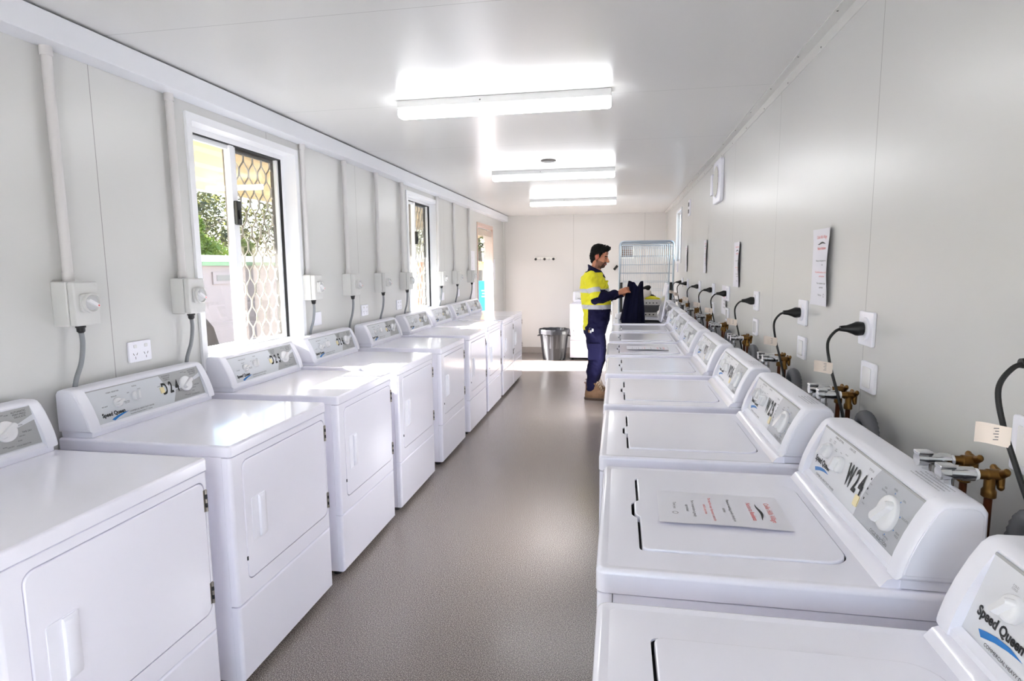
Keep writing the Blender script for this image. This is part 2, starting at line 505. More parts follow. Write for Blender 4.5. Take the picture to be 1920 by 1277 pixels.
struct(b, 'added_door', M['alu'])
b = MB(); b.box(XL, XR, YB - 0.012, YB, 0, 0.105)
struct(b, 'baseboard_back', M['skirt'])
b = MB()                                              # angle trim along the ceiling over the washers
b.box(XR - 0.045, XR, YF, YB, ZC - 0.003, ZC)
b.box(XR - 0.003, XR, YF, YB, ZC - 0.045, ZC)
y = 0.3
while y < YB:
    b.lathe((XR - 0.003, y, ZC - 0.034), (-1, 0, 0), [(0, 0.004), (0.0015, 0.003)], 8, 1)
    b.lathe((XR - 0.034, y + 0.2, ZC - 0.003), (0, 0, -1), [(0, 0.004), (0.0015, 0.003)], 8, 1)
    y += 0.47
struct(b, 'trim_1', [M['wallc'], M['darkgrey']])
b = MB()                                              # vertical corner trims at the end wall
b.box(XL, XL + 0.02, YB - 0.02, YB, 0.1, ZC - 0.105); b.box(XR - 0.02, XR, YB - 0.02, YB, 0.1, ZC - 0.045)
struct(b, 'trim_2', M['wallc'])

# cable trunking high on the window wall
b = MB(); b.rbox(XL, XL + 0.096, YF + 0.01, YB - 0.045, 2.304, 2.397, 0.003, axis='y')
tag(b.build('cable_trunking', M['duct']), 'white square cable trunking running under the ceiling above the windows', 'trunking')

# ------------------------------------------------------------------ windows
def window(n, y0, y1, z0, z1):
    w = empty('window_%d' % n, (XL, (y0 + y1) / 2, z0)); tag(w, kind='structure')
    cy = (y0 + y1) / 2
    def L(q): return q - cy
    def part(mb, name, mats, par=None, **k):
        mb.v = [(x - XL, y - cy, z - z0) for x, y, z in mb.v]
        return mb.build(name, mats, par or w, **k)
    b = MB()                                          # casing on the wall face and reveal lining
    t = 0.024
    for a0, a1, c0, c1 in ((y0 - t, y0, z0 - t, z1 + t), (y1, y1 + t, z0 - t, z1 + t), (y0, y1, z1, z1 + t), (y0, y1, z0 - t, z0)):
        b.box(XL, XL + 0.014, a0, a1, c0, c1)
    for a0, a1, c0, c1 in ((y0, y0 + 0.012, z0, z1), (y1 - 0.012, y1, z0, z1), (y0 + 0.012, y1 - 0.012, z1 - 0.012, z1), (y0 + 0.012, y1 - 0.012, z0, z0 + 0.012)):
        b.box(XL - 0.11, XL + 0.014, a0, a1, c0, c1)
    part(b, 'casing', M['alu'])
    ya, yb, za, zb = y0 + 0.012, y1 - 0.012, z0 + 0.012, z1 - 0.012
    b = MB()                                          # outer aluminium frame
    xf0, xf1 = XL - 0.115, XL - 0.07
    for a0, a1, c0, c1 in ((ya, ya + 0.03, za, zb), (yb - 0.03, yb, za, zb), (ya + 0.03, yb - 0.03, zb - 0.028, zb), (ya + 0.03, yb - 0.03, za, za + 0.03)):
        b.box(xf0, xf1, a0, a1, c0, c1)
    part(b, 'frame', M['alu'])
    b = MB()                                          # black seal line round the frame
    for a0, a1, c0, c1 in ((ya + 0.03, ya + 0.034, za + 0.03, zb - 0.028), (yb - 0.036, yb - 0.03, za + 0.03, zb - 0.028), (ya + 0.034, yb - 0.036, zb - 0.034, zb - 0.028)):
        b.box(xf0 + 0.004, xf1 + 0.001, a0, a1, c0, c1)
    part(b, 'seal', M['seal'])
    ym = (ya + yb) / 2 - 0.028
    b = MB()                                          # sliding sash: two meeting stiles and rails
    xs0, xs1 = XL - 0.105, XL - 0.082
    b.box(xs0, xs1, ya + 0.034, ya + 0.058, za + 0.03, zb - 0.034)
    b.box(xs0, xs1 + 0.012, ym - 0.04, ym - 0.004, za + 0.03, zb - 0.034)
    b.box(xs0, xs1, ya + 0.058, ym - 0.04, za + 0.03, za + 0.062)
    b.box(xs0, xs1, ya + 0.058, ym - 0.04, zb - 0.056, zb - 0.034)
    sash = part(b, 'sash', M['alu'])
    b = MB(); b.box(xs0 + 0.010, xs0 + 0.014, ya + 0.058, ym - 0.04, za + 0.062, zb - 0.056)
    part(b, 'pane', M['glass'], sash, smooth=False)
    b = MB(); b.rbox(xs1 + 0.010, xs1 + 0.034, ym - 0.034, ym + 0.006, z0 + 0.72, z0 + 0.85, 0.006, axis='x'); b.box(xs1 + 0.034, xs1 + 0.040, ym - 0.022, ym - 0.008, z0 + 0.75, z0 + 0.8)
    part(b, 'latch', M['blackpl'], sash)
    b = MB()
    b.box(xs0 - 0.004, xs1, ym, ym + 0.026, za + 0.03, zb - 0.034)
    b.box(xs0 - 0.004, xs1 - 0.004, yb - 0.05, yb - 0.036, za + 0.03, zb - 0.034)
    b.box(xs0 - 0.004, xs1 - 0.006, ym + 0.026, yb - 0.05, za + 0.03, za + 0.05)
    fx = part(b, 'fixed_light', M['alu'])
    b = MB(); b.box(xs0 + 0.002, xs0 + 0.006, ym + 0.026, yb - 0.05, za + 0.05, zb - 0.034)
    part(b, 'pane', M['glass'], fx, smooth=False)
    b = MB()                                          # diamond security grille on the outside, over the fixed half
    xg = XL - 0.135
    gy0, gy1, gz0, gz1 = ym + 0.018, yb - 0.03, za + 0.012, zb - 0.02
    for a0, a1, c0, c1 in ((gy0 - 0.016, gy0, gz0, gz1), (gy1, gy1 + 0.024, gz0, gz1), (gy0, gy1, gz1 - 0.028, gz1), (gy0, gy1, gz0, gz0 + 0.026)):
        b.box(xg - 0.01, xg + 0.012, a0, a1, c0, c1, 1)
    cw, chh = 0.0885, 0.168
    nc = int((gy1 - gy0) / (cw / 2)) + 1
    for k in range(-1, nc + 1):
        base = gy0 + k * cw / 2
        for sgn in ((1,) if k % 2 == 0 else (-1,)):
            pts = []
            q = 0
            zz = gz0 + 0.02
            while zz <= gz1 - 0.02:
                ph = 2 * math.pi * (zz - gz0) / chh
                tri = math.cos(ph) - 0.12 * math.cos(3 * ph)
                yy = base + sgn * cw / 4 * tri
                if gy0 - 0.004 <= yy <= gy1 + 0.004: pts.append((xg, yy, zz))
                else:
                    if len(pts) > 1: b.tube(pts, 0.0044, 6)
                    pts = []
                zz += chh / 12
            if len(pts) > 1: b.tube(pts, 0.0044, 6)
    part(b, 'security_grille', [M['grille'], M['darkgrey']])
    b = MB(); b.box(xg - 0.013, xg - 0.012, gy0, gy1, gz0 + 0.02, gz1 - 0.02)
    part(b, 'fly_screen', M['screen'], smooth=False)
    return w
for i, h in enumerate(WIN): window(i + 1, *h)

w = empty('window_4', (XR, (WIN_R[0] + WIN_R[1]) / 2, WIN_R[2])); tag(w, kind='structure')
y0, y1, z0, z1 = WIN_R; cy = (y0 + y1) / 2
b = MB()
for a0, a1, c0, c1 in ((y0 - .03, y0, z0 - .03, z1 + .03), (y1, y1 + .03, z0 - .03, z1 + .03), (y0, y1, z1, z1 + .03), (y0, y1, z0 - .03, z0)):
    b.box(-0.012, 0, a0 - cy, a1 - cy, c0 - z0, c1 - z0)
for a0, a1, c0, c1 in ((y0, y0 + .03, z0, z1), (y1 - .03, y1, z0, z1), (y0 + .03, y1 - .03, z1 - .03, z1), (y0 + .03, y1 - .03, z0, z0 + .03)):
    b.box(0.03, 0.08, a0 - cy, a1 - cy, c0 - z0, c1 - z0)
b.build('frame', M['alu'], w)
b = MB(); b.box(0.05, 0.054, y0 + .03 - cy, y1 - .03 - cy, .03, z1 - z0 - .03); b.build('pane', M['glass'], w, smooth=False)

# ------------------------------------------------------------------ doorway with sheer curtain
d = empty('door_1', (XL, (DOOR[0] + DOOR[1]) / 2, 0)); tag(d, kind='structure')
y0, y1, z1 = DOOR[0], DOOR[1], DOOR[3]; cy = (y0 + y1) / 2
b = MB()
for a0, a1, c0, c1 in ((y0 - .006, y0 + .02, 0, z1 + .012), (y1 - .02, y1 + .006, 0, z1 + .012), (y0 + .02, y1 - .02, z1 - .035, z1 + .012)):
    b.box(-0.115, 0.012, a0 - cy, a1 - cy, c0, c1)
b.box(-0.115, 0.0, y0 + .02 - cy, y1 - .02 - cy, 0, 0.015)
b.build('door_frame', M['salmon'], d)
cu = empty('door_curtain', (XL - 0.02, 9.1, 2.10), 0, 'white sheer fly curtain pulled to the far side of the open doorway', 'curtain')
b = MB(); b.tube([(0, -0.66, 0), (0, 0.34, 0)], 0.009, 8); b.build('rod', M['trimw'], cu)
b = MB(); b.box(-0.02, 0.02, -0.655, 0.335, -0.11, -0.012)
for k in range(12): b.box(0.02, 0.022, -0.65 + k * 0.082, -0.642 + k * 0.082, -0.11, -0.012, 1)
for k in range(3): b.box(0.02, 0.0225, -0.655, 0.335, -0.1 + k * 0.03, -0.096 + k * 0.03, 1)
b.build('header_band', [M['sheer'], M['ventgrey']], cu)
b = MB(); rings = []
for j in range(24):
    t = j / 23; zz = -0.10 - t * 1.93
    lo = -0.30 + 0.16 * math.sin(t * 2.2) - 0.03 * t; hi = 0.325 + 0.03 * t
    row = []
    for i in range(70):
        u = i / 69
        row.append((0.028 * math.sin(u * 46 + 0.8 * math.sin(t * 3)) * (0.4 + 0.6 * t) + 0.02, lo + (hi - lo) * u, zz))
    rings.append(row)
b.loft(rings, False, False, closed=False); b.build('curtain_panel', M['sheer'], cu, recalc=False)

# ------------------------------------------------------------------ ceiling lights
def batten(i, y, label):
    x0, x1 = -1.18, -0.05; cx = (x0 + x1) / 2; hx = (x1 - x0) / 2
    t = empty('ceiling_batten_light', (cx, y, ZC), 0, label, 'ceiling light', 'LED batten lights across the ceiling')
    b = MB(); b.rbox(-hx, hx, -0.034, 0.034, -0.038, -0.0005, 0.003, axis='z'); b.build('housing', M['trimw'], t)
    b = MB(); b.rbox(-hx + 0.001, hx - 0.001, -0.034, 0.034, -0.088, -0.038, 0.016, axis='x', rr=0.016); b.build('diffuser', M['lamp'], t)
    b = MB(); b.lathe((-0.11, -0.0345, -0.02), (0, -1, 0), [(0, 0.004), (0.002, 0.003)], 8); b.build('screw', M['darkgrey'], t)
batten(0, 3.17, 'LED batten light nearest the camera, crossing the ceiling above D25')
batten(1, 5.585, 'middle LED batten light crossing the ceiling, just beyond the round ceiling vent')
batten(2, 7.98, 'LED batten light nearest the end wall, farthest down the ceiling')

t = empty('ceiling_vent', (-0.60, 5.12, ZC), 0, 'small round grey vent in the ceiling before the middle batten light', 'ceiling vent')
b = MB(); b.lathe((0, 0, 0), (0, 0, -1), [(0, 0.066), (0.006, 0.064), (0.008, 0.055), (0.004, 0.052)], 28); b.build('rim', M['ventgrey'], t)
b = MB()
for k in range(-4, 5):
    hw = math.sqrt(max(0, 0.05 ** 2 - (k * 0.011) ** 2)); b.box(-hw, hw, k * 0.011 - 0.003, k * 0.011 + 0.003, -0.007, -0.001)
b.build('grille', M['darkgrey'], t)

# ================================================================== MACHINES
# canonical frame: front at x = 0 facing +x, width along y (centred), z up
CF, CB = -0.556, -0.695           # console front foot, back
FA = Vector((CF + 0.010 - 0.024, 0, 0.948)); FB = Vector((CF - 0.036 - 0.016, 0, 1.073))   # control-panel plane, foot and head
FV = (FB - FA).normalized(); FL = (FB - FA).length
FN = Vector((FV.z, 0, -FV.x))      # outwards (towards +x, up)
def face_pt(u, v, n=0.0):
    p = FA + FV * (v * FL) + FN * n
    return Vector((p.x, u, p.z))

def console(root, hw, kind):
    """control console with thick rounded end caps; sub-parts: control panel, knobs, lamp, lettering"""
    def prof(off=0.0):
        P = [(CF + 0.006, 0.934), (CF + 0.004, 0.945), (CF - 0.004, 0.975), (CF - 0.018, 1.012), (CF - 0.036, 1.05), (CF - 0.052, 1.077), (CF - 0.062, 1.087), (CF - 0.074, 1.0915), (CF - 0.118, 1.092), (CF - 0.13, 1.088), (CF - 0.138, 1.076), (CB, 1.02), (CB, 0.934)]
        c = (sum(p[0] for p in P) / len(P), sum(p[1] for p in P) / len(P))
        return [(x + (c[0] - x) * off, z + (c[1] - z) * off) for x, z in P]
    b = MB()
    cap = 0.042
    for s in (-1, 1):
        rings = []
        for yy, off in ((hw - cap, 0.0), (hw - 0.016, 0.0), (hw - 0.008, 0.012), (hw - 0.003, 0.04), (hw, 0.10)):
            rings.append([(x, s * yy, z) for x, z in prof(off)])
        b.loft(rings)
        rings = [[(x, s * yy, z) for x, z in prof(o)] for yy, o in ((hw, 0.14), (hw + 0.0012, 0.16))]
        b.loft(rings)
    # shell between the caps: top, back, recessed face backing
    face = [(FA.x - 0.004, 0.938), (FA.x - 0.004, FA.z), (FB.x - 0.004, FB.z + 0.003), (CF - 0.056, 1.0815), (CF - 0.064, 1.0885), (CF - 0.076, 1.0915), (CF - 0.118, 1.092), (CF - 0.13, 1.088), (CF - 0.138, 1.076), (CB, 1.02), (CB, 0.938)]
    b.loft([[(x, yy, z) for x, z in face] for yy in (-hw + cap - 0.004, hw - cap + 0.004)])
    # lower silver/white lip under the panel and the base that stands on the deck
    b.loft([[(x, yy, z) for x, z in ((CF + 0.002, 0.934), (CF + 0.001, 0.944), (FA.x + 0.002, 0.952), (FA.x - 0.01, 0.934))] for yy in (-hw + cap - 0.004, hw - cap + 0.004)])
    b.box(CB + 0.004, CF - 0.006, -hw + 0.012, hw - 0.012, 0.916, 0.9345)
    mats_c = [M['plastic']]
    if kind == 'washer':                                # warning print on the console top
        for k in range(4):
            b.text('Warning: follow the wash instructions and load with care', (CF - 0.082 - k * 0.009, 0.20, 1.0928), (0, 1, 0), (-1, 0, 0), .0062, 1, .8, 0.01 if k == 1 else 0)
        mats_c.append(M['inkgrey'])
    con = b.build('console', mats_c, root)
    # panel overlay
    uw = hw - cap
    b = MB()
    def quadp(u0, u1, v0, v1, n, mi):
        b.add([face_pt(u0, v0, n), face_pt(u1, v0, n), face_pt(u1, v1, n), face_pt(u0, v1, n)], [(0, 1, 2, 3)], mi)
    def polyp(pts, n, mi):
        b.add([face_pt(u, v, n) for u, v in pts], [tuple(range(len(pts)))], mi)
    X = lambda t: -uw + 2 * uw * t
    if kind == 'dryer':
        b.loft([[face_pt(u, v, n) for u, v in ((-uw, 0.0), (uw, 0.0), (uw, 1.0), (-uw, 1.0))] for n in (-0.003, 0.0008)], mi=0)
        n = 0.0011
        polyp([(X(.60), 1.0), (X(1), 1.0), (X(1), .80), (X(.86), .58), (X(.80), .60), (X(.765), 1.0)], n, 1)
        polyp([(X(.60), 1.0), (X(.765), 1.0), (X(.80), .60), (X(.74), .50), (X(.63), .70)], n, 1)
        polyp([(X(.67), .05), (X(1), .05), (X(1), .66), (X(.86), .52), (X(.80), .44), (X(.72), .42)], n, 1)
        mats = [M['silver'], M['silver_dk']]
    else:
        b.loft([[face_pt(u, v, n) for u, v in ((-uw, 0.0), (uw, 0.0), (uw, 1.0), (-uw, 1.0))] for n in (-0.003, 0.0008)], mi=0)
        pts = [(X(1), 0.0), (X(1), 1.0), (X(.66), 1.0)]
        for k in range(9):
            v = 1 - k / 8; pts.append((X(.66 - 0.075 * math.sin(math.pi * 0.5 * (1 - v) ** 0.8)), v))
        polyp(pts, 0.0011, 1)
        mats = [M['wpanel'], M['wpanel_grey']]
    for v0, v1 in ((1.0, 1.03), (-0.03, 0.0)):                     # thin edge strips
        b.loft([[face_pt(u, v, n) for u, v in ((-uw, v0), (uw, v0), (uw, v1), (-uw, v1))] for n in (-0.002, 0.0016)], mi=len(mats))
    # printed lettering and marks of the panel
    panel = b; b = MB(); R = (0, 1, 0); n = 0.0016
    def T(txt, u, v, size, mi=0, sx=1.0, bold=0.0, align='CENTER'):
        b.text(txt, face_pt(u, v, n), R, FV, size, mi, sx, bold, align)
    if kind == 'dryer':
        T('Speed Queen', X(.06), .24, .021, 0, 0.92, 0.04, 'LEFT')
        sw = [(.12, .08), (.14, .03), (.18, .10), (.22, .145), (.27, .20), (.215, .185), (.17, .155), (.14, .115)]
        b.add([face_pt(X(u), v, n) for u, v in sw], [(0, 1, 2, 7), (7, 2, 6), (2, 3, 5, 6), (3, 4, 5)], 1)
        T('COMMERCIAL HEAVY DUTY DRYER', X(.27), .16, .0078, 0, 1, 0.0, 'LEFT'); T('Automatic Dryness Control  3 Cycles', X(.27), .085, .0072, 0, 1, 0, 'LEFT')
        T('FABRIC SELECTOR', X(.19), .86, .0072); T('SIGNAL', X(.37), .88, .0072)
        T('REGULAR', X(.19), .72, .006); T('NO HEAT', X(.10), .48, .006); T('PERM PRESS\nDELICATE', X(.275), .46, .0052)
        T('OFF', X(.305), .72, .006); T('LOUD', X(.40), .76, .006); T('START', X(.575), .66, .006)
        T('AUTOMATIC\nREGULAR\nFABRICS', X(.665), .88, .0085); T('AUTOMATIC\nPERM PRESS\nDELICATE', X(.93), .88, .0085)
        T('TIME DRY', X(.94), .42, .0075); T('CYCLE SELECTOR', X(.9), .12, .006)
        for k in range(14):
            a = math.radians(-150 + k * 20)
            if 20 < math.degrees(a) < 60: continue
            T('LESS DRY' if k % 3 == 0 else '.' if k % 3 == 1 else 'MORE', X(.83) + 0.052 * math.cos(a), .54 + 0.052 / FL * math.sin(a), .0052)
    else:
        T('Speed Queen', X(.03), .34, .021, 0, 0.92, 0.04, 'LEFT')
        sw = [(.06, .16), (.08, .10), (.13, .17), (.18, .21), (.235, .23), (.18, .26), (.13, .24), (.09, .20)]
        b.add([face_pt(X(u), v, n) for u, v in sw], [(0, 1, 2, 7), (7, 2, 6), (2, 3, 5, 6), (3, 4, 5)], 1)
        T('COMMERCIAL HEAVY DUTY WASHER', X(.10), .07, .0078, 0, 1, 0, 'LEFT')
        T('FABRIC SETTING', X(.21), .95, .0075); T('LOAD SIZE', X(.37), .95, .0075); T('STATUS', X(.59), .88, .0068)
        T('COLD\nCOLD', X(.115), .83, .0046, 2); T('WARM\nCOLD', X(.17), .85, .0046, 2); T('HOT\nWARM', X(.215), .74, .0046, 2)
        T('MINI', X(.275), .76, .0046, 2); T('MEDIUM', X(.335), .80, .0046, 2); T('LARGE', X(.395), .72, .0046, 2)
        for v in (.76, .58, .40):
            T('WASH', X(.625), v - .08, .0045, 2); b.quad(face_pt(X(.615), v, n), R, FV, .005, .005)
        T('OFF', X(.74), .80, .006, 0); T('CYCLE SELECTION', X(.82), .07, .0095, 0); T('ON', X(.555), .16, .005)
        for k, tx in enumerate(('NORMAL\nECO', 'PERM\nPRESS', 'DELICATE', 'SPIN', 'RINSE', 'NORMAL')):
            a = math.radians(-70 + k * 42); T(tx, X(.825) + .062 * math.cos(a), .5 + .05 / FL * math.sin(a), .0062, 2)
            b.quad(face_pt(X(.825) + .043 * math.cos(a), .5 + .043 / FL * math.sin(a), n), R, FV, .003, .003, 1)
    panel.merge(b, len(mats) + 1).build('control_panel', mats + [M['silver_dk'], M['ink'], M['blue'], M['inkgrey']], con)
    def knob(u, v, r, a):
        b = MB(); c = face_pt(u, v, 0.001)
        b.lathe(c, FN, [(0, r), (0.006, r), (0.009, r * 0.96), (0.012, r * 0.82), (0.013, r * 0.6)], 28)
        dr = Vector((0, math.cos(a), 0)) + FV * math.sin(a); pr = FN.cross(dr)
        rings = []
        for h, sc in ((0.008, 1.0), (0.020, 0.96), (0.024, 0.86)):
            ring = []
            for aa, bb in rrect(-r * 0.92, r * 0.98, -r * 0.25, r * 0.25, r * 0.2):
                ring.append(c + dr * aa * sc + pr * bb * sc * (1.2 - h * 9) + FN * h)
            rings.append(ring)
        b.loft(rings); b.build('knob', M['knob'], con)
    if kind == 'dryer':
        knob(X(.20), .52, .019, 0.3); knob(X(.355), .58, .019, 1.3); knob(X(.83), .54, .034, 0.55)
        lamp = (X(.595), .52)
    else:
        knob(X(.14), .62, .021, -2.2); knob(X(.31), .56, .021, -1.9); knob(X(.825), .50, .038, -2.3)
        lamp = (X(.565), .26)
    b = MB(); b.loft([[face_pt(lamp[0] + a, lamp[1] + c / FL, nn) for a, c in rrect(-.011, .011, -.013, .013, .004)] for nn in (0.0005, 0.003)])
    b.build('indicator_lamp', M['amber'], con)
    return con

def number(con, hw, kind, txt):
    uw = hw - 0.042; b = MB()
    u0, v0 = (.680, .53) if kind == 'dryer' else (.505, .52)
    pitch = .0355 if kind == 'dryer' else .030
    for k, ch in enumerate(txt):
        b.text(ch, face_pt(-uw + 2 * uw * u0 + (k - 1) * pitch - (.008 if ch == 'W' else 0), v0, 0.002), (0, 1, 0), FV, .068 if kind == 'dryer' else .074, 0, .62 if ch != 'W' else .48, 0.03)
    b.build('number_label', M['ink'], con, smooth=False, recalc=False)

def make_dryer():
    w = 0.683; hw = w / 2
    root = empty('tumble_dryer', (0, 0, 0), 0, 'x', 'tumble dryer', 'white dryers along the window wall')
    b = MB(); b.box(-0.69, -0.033, -hw + 0.002, hw - 0.002, 0.03, 0.873); b.build('cabinet', M['enamel'], root)
    dy0, dy1, dz0, dz1 = -hw + 0.062, hw - 0.018, 0.390, 0.843
    # upper front panel, vertical edges rounded, with the door opening
    b = MB(); r = 0.013; n = 5
    z0, z1 = 0.322, 0.8715
    def ring(x, i, zi): return [(x, a, c) for a, c in rrect(-hw + i, hw - i, z0 + zi, z1 - zi, 0.0015)]
    rings = [ring(-0.031, 0, 0)] + [ring(-r + r * math.sin(math.pi / 2 * k / n), r - r * math.cos(math.pi / 2 * k / n), 0.25 * (r - r * math.cos(math.pi / 2 * k / n))) for k in range(n + 1)]
    b.loft(rings, True, False)
    out = [(a, c) for _, a, c in rings[-1]]
    hole = rrect(dy0, dy1, dz0, dz1, 0.03)
    b.plate(out, hole, lambda a, c: (0, a, c))
    b.loft([[(x, a, c) for a, c in hole] for x in (0, -0.022)], False, True)
    b.build('front_panel', M['enamel'], root)
    b = MB(); z0, z1 = 0.03, 0.3185
    rings = [ring(-0.031, 0, 0)] + [ring(-r + r * math.sin(math.pi / 2 * k / n), r - r * math.cos(math.pi / 2 * k / n), 0.6 * (r - r * math.cos(math.pi / 2 * k / n))) for k in range(n + 1)]
    b.loft(rings); b.build('lower_panel', M['enamel'], root)
    b = MB(); b.rbox(-0.695, 0.004, -hw, hw, 0.8745, H, 0.009, axis='z', rr=0.012, both=False, seg=5)
    b.build('top_panel', M['enamel'], root)
    # door
    g = 0.0032
    b = MB(); rings = []
    for k in range(4):
        t = math.pi / 2 * k / 3; rings.append([(-0.002 + 0.004 * math.sin(t), a, c) for a, c in rrect(dy0 + g + 0.004 - 0.004 * math.cos(t), dy1 - g - 0.004 + 0.004 * math.cos(t), dz0 + g + 0.004 - 0.004 * math.cos(t), dz1 - g - 0.004 + 0.004 * math.cos(t), 0.028)])
    rings.insert(0, [(-0.02, q[1], q[2]) for q in rings[0]])
    b.loft(rings); door = b.build('door', M['enamel'], root)
    hy0, hy1, hz0, hz1 = -hw + 0.102, -hw + 0.188, 0.522, 0.690     # moulded pull
    b = MB(); rings = []
    ym = (hy0 + hy1) / 2 - 0.004
    b.rbox(0.0015, 0.0045, hy0, hy1, hz0, hz1, 0.0014, axis='x', rr=0.008)
    prof = [(ym, 0.004), (ym + 0.002, 0.013), (ym + 0.010, 0.0165), (ym + 0.026, 0.0150), (hy1 - 0.006, 0.010), (hy1, 0.004)]
    for zz, s in ((hz0 + 0.004, 0.4), (hz0 + 0.012, 0.9), (hz0 + 0.03, 1.0), (hz1 - 0.03, 1.0), (hz1 - 0.010, 0.9), (hz1 - 0.003, 0.4)):
        rings.append([(0.003 + (px - 0.003) * s, py, zz) for py, px in prof] + [(0.002, hy1, zz), (0.002, ym, zz)])
    b.loft(rings); b.build('handle', M['plastic'], door)
    for zc in (0.775, 0.458):
        b = MB(); b.box(0.0005, 0.003, dy1 - 0.010, dy1 + 0.006, zc - 0.036, zc + 0.036)
        for k in range(5): b.lathe((0.005, dy1 - 0.001, zc - 0.036 + k * 0.0145), (0, 0, 1), [(0, 0.0042), (0.0135, 0.0042)], 10, k % 2)
        b.build('hinge', [M['hinge'], M['rubber']], door)
    b = MB(); b.box(0.0, 0.003, dy0 - 0.002, dy0 + 0.004, 0.47, 0.484); b.build('catch', M['dark'], door)
    for sx in (-0.06, -0.63):
        for sy in (-1, 1):
            b = MB(); b.lathe((sx, sy * (hw - 0.05), 0), (0, 0, 1), [(0, 0.022), (0.012, 0.022), (0.014, 0.010), (0.031, 0.010)], 14); b.build('foot', M['rubber'], root)
    con = console(root, hw - 0.006, 'dryer')
    return root

def make_washer():
    w = 0.64; hw = w / 2
    root = empty('washing_machine', (0, 0, 0), 0, 'x', 'washing machine', 'white top-loading washers along the plumbed wall')
    b = MB(); b.box(-0.66, -0.033, -hw + 0.004, hw - 0.004, 0.03, 0.862); b.build('cabinet', M['enamel'], root)
    b = MB(); r = 0.014; n = 5
    rings = []
    for k in range(n + 1):
        t = math.pi / 2 * k / n; i = r - r * math.cos(t)
        rings.append([(-r + r * math.sin(t), a, c) for a, c in rrect(-hw + 0.004 + i, hw - 0.004 - i, 0.03 + .4 * i, 0.862 - .2 * i, 0.002)])
    rings.insert(0, [(-0.031, q[1], q[2]) for q in rings[0]])
    b.loft(rings); b.build('front_panel', M['enamel'], root)
    # deck with the lid opening
    lx0, lx1, ly = -0.512, -0.088, 0.222
    def outline(g, gf, tab):
        """lid outline: rounded rear corners, tight front corners, finger tab in the middle of the front edge"""
        o = []
        x0, x1, yy = lx0 + g, lx1 - gf, ly - g
        for ca, cb, st, rr_ in ((x0 + 0.05, yy - 0.05, 90, 0.05), (x0 + 0.05, -yy + 0.05, 180, 0.05)):
            for k in range(7):
                t = math.radians(st + 15 * k); o.append((ca + rr_ * math.cos(t), cb + rr_ * math.sin(t)))
        for ca, cb, st in ((x1 - 0.012, -yy + 0.012, 270),):
            for k in range(4):
                t = math.radians(st + 30 * k); o.append((ca + 0.012 * math.cos(t), cb + 0.012 * math.sin(t)))
        o += [(x1, -0.052), (x1 + tab * 0.6, -0.044), (x1 + tab, -0.034), (x1 + tab, 0.034), (x1 + tab * 0.6, 0.044), (x1, 0.052)]
        for k in range(4):
            t = math.radians(0 + 30 * k); o.append((x1 - 0.012 + 0.012 * math.cos(t), yy - 0.012 + 0.012 * math.sin(t)))
        return o
    b = MB(); rad = 0.011; prof = []
    for k in range(6):
        t = math.pi / 2 * k / 5; prof.append((H - rad + rad * math.sin(t), rad - rad * math.cos(t)))
    rings = [[(a, c, z) for a, c in rrect(-0.66 + i, 0.002 - i, -hw + i, hw - i, 0.02 - i * 0.8)] for z, i in [(0.866, 0)] + prof]
    # slightly dished top: rim, then the field 2 mm lower
    rings.append([(a, c, H - 0.002) for a, c in rrect(-0.66 + rad + 0.012, 0.002 - rad - 0.012, -hw + rad + 0.012, hw - rad - 0.012, 0.012)])
    b.loft(rings, True, False)
    hole = outline(0, 0, 0.013)
    b.plate([(x, y) for x, y, z in rings[-1]], hole, lambda a, c: (a, c, H - 0.002))
    b.loft([[(x, y, z) for x, y in hole] for z in (H - 0.002, H - 0.006)], False, False)
    b.loft([[(x, y, z) for x, y in hole] for z in (H - 0.006, H - 0.030)], False, True, 1)  # dark colour stands in for the shade inside the tub
    # raised curb in front of the console
    pr = [(-0.565, H - 0.003), (-0.565, 0.934), (-0.552, 0.9335), (-0.541, 0.929), (-0.534, 0.920), (-0.528, H - 0.003)]
    b.loft([[(x, yy, z) for x, z in pr] for yy in (-hw + 0.02, hw - 0.02)])
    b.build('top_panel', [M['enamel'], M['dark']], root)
    b = MB(); g = 0.0025; t_ = H + 0.0025
    rings = [[(x, y, z) for x, y in outline(g + e, 0.0055 + e, 0.0115)] for z, e in ((H - 0.014, 0.0), (t_ - 0.004, 0.0), (t_ - 0.0012, 0.0012), (t_, 0.004))]
    # lid built about its hinge (rear edge) so that it can stand open
    hx, hz = lx0, H
    b.loft(rings); b.v = [(x - hx, y, z - hz) for x, y, z in b.v]
    ld = b.build('lid', M['enamel'], root); ld.location = (hx, 0, hz)
    for sx in (-0.06, -0.60):
        for sy in (-1, 1):
            b = MB(); b.lathe((sx, sy * (hw - 0.05), 0), (0, 0, 1), [(0, 0.022), (0.012, 0.022), (0.014, 0.010), (0.031, 0.010)], 14); b.build('foot', M['rubber'], root)
    con = console(root, hw - 0.004, 'washer')
    return root

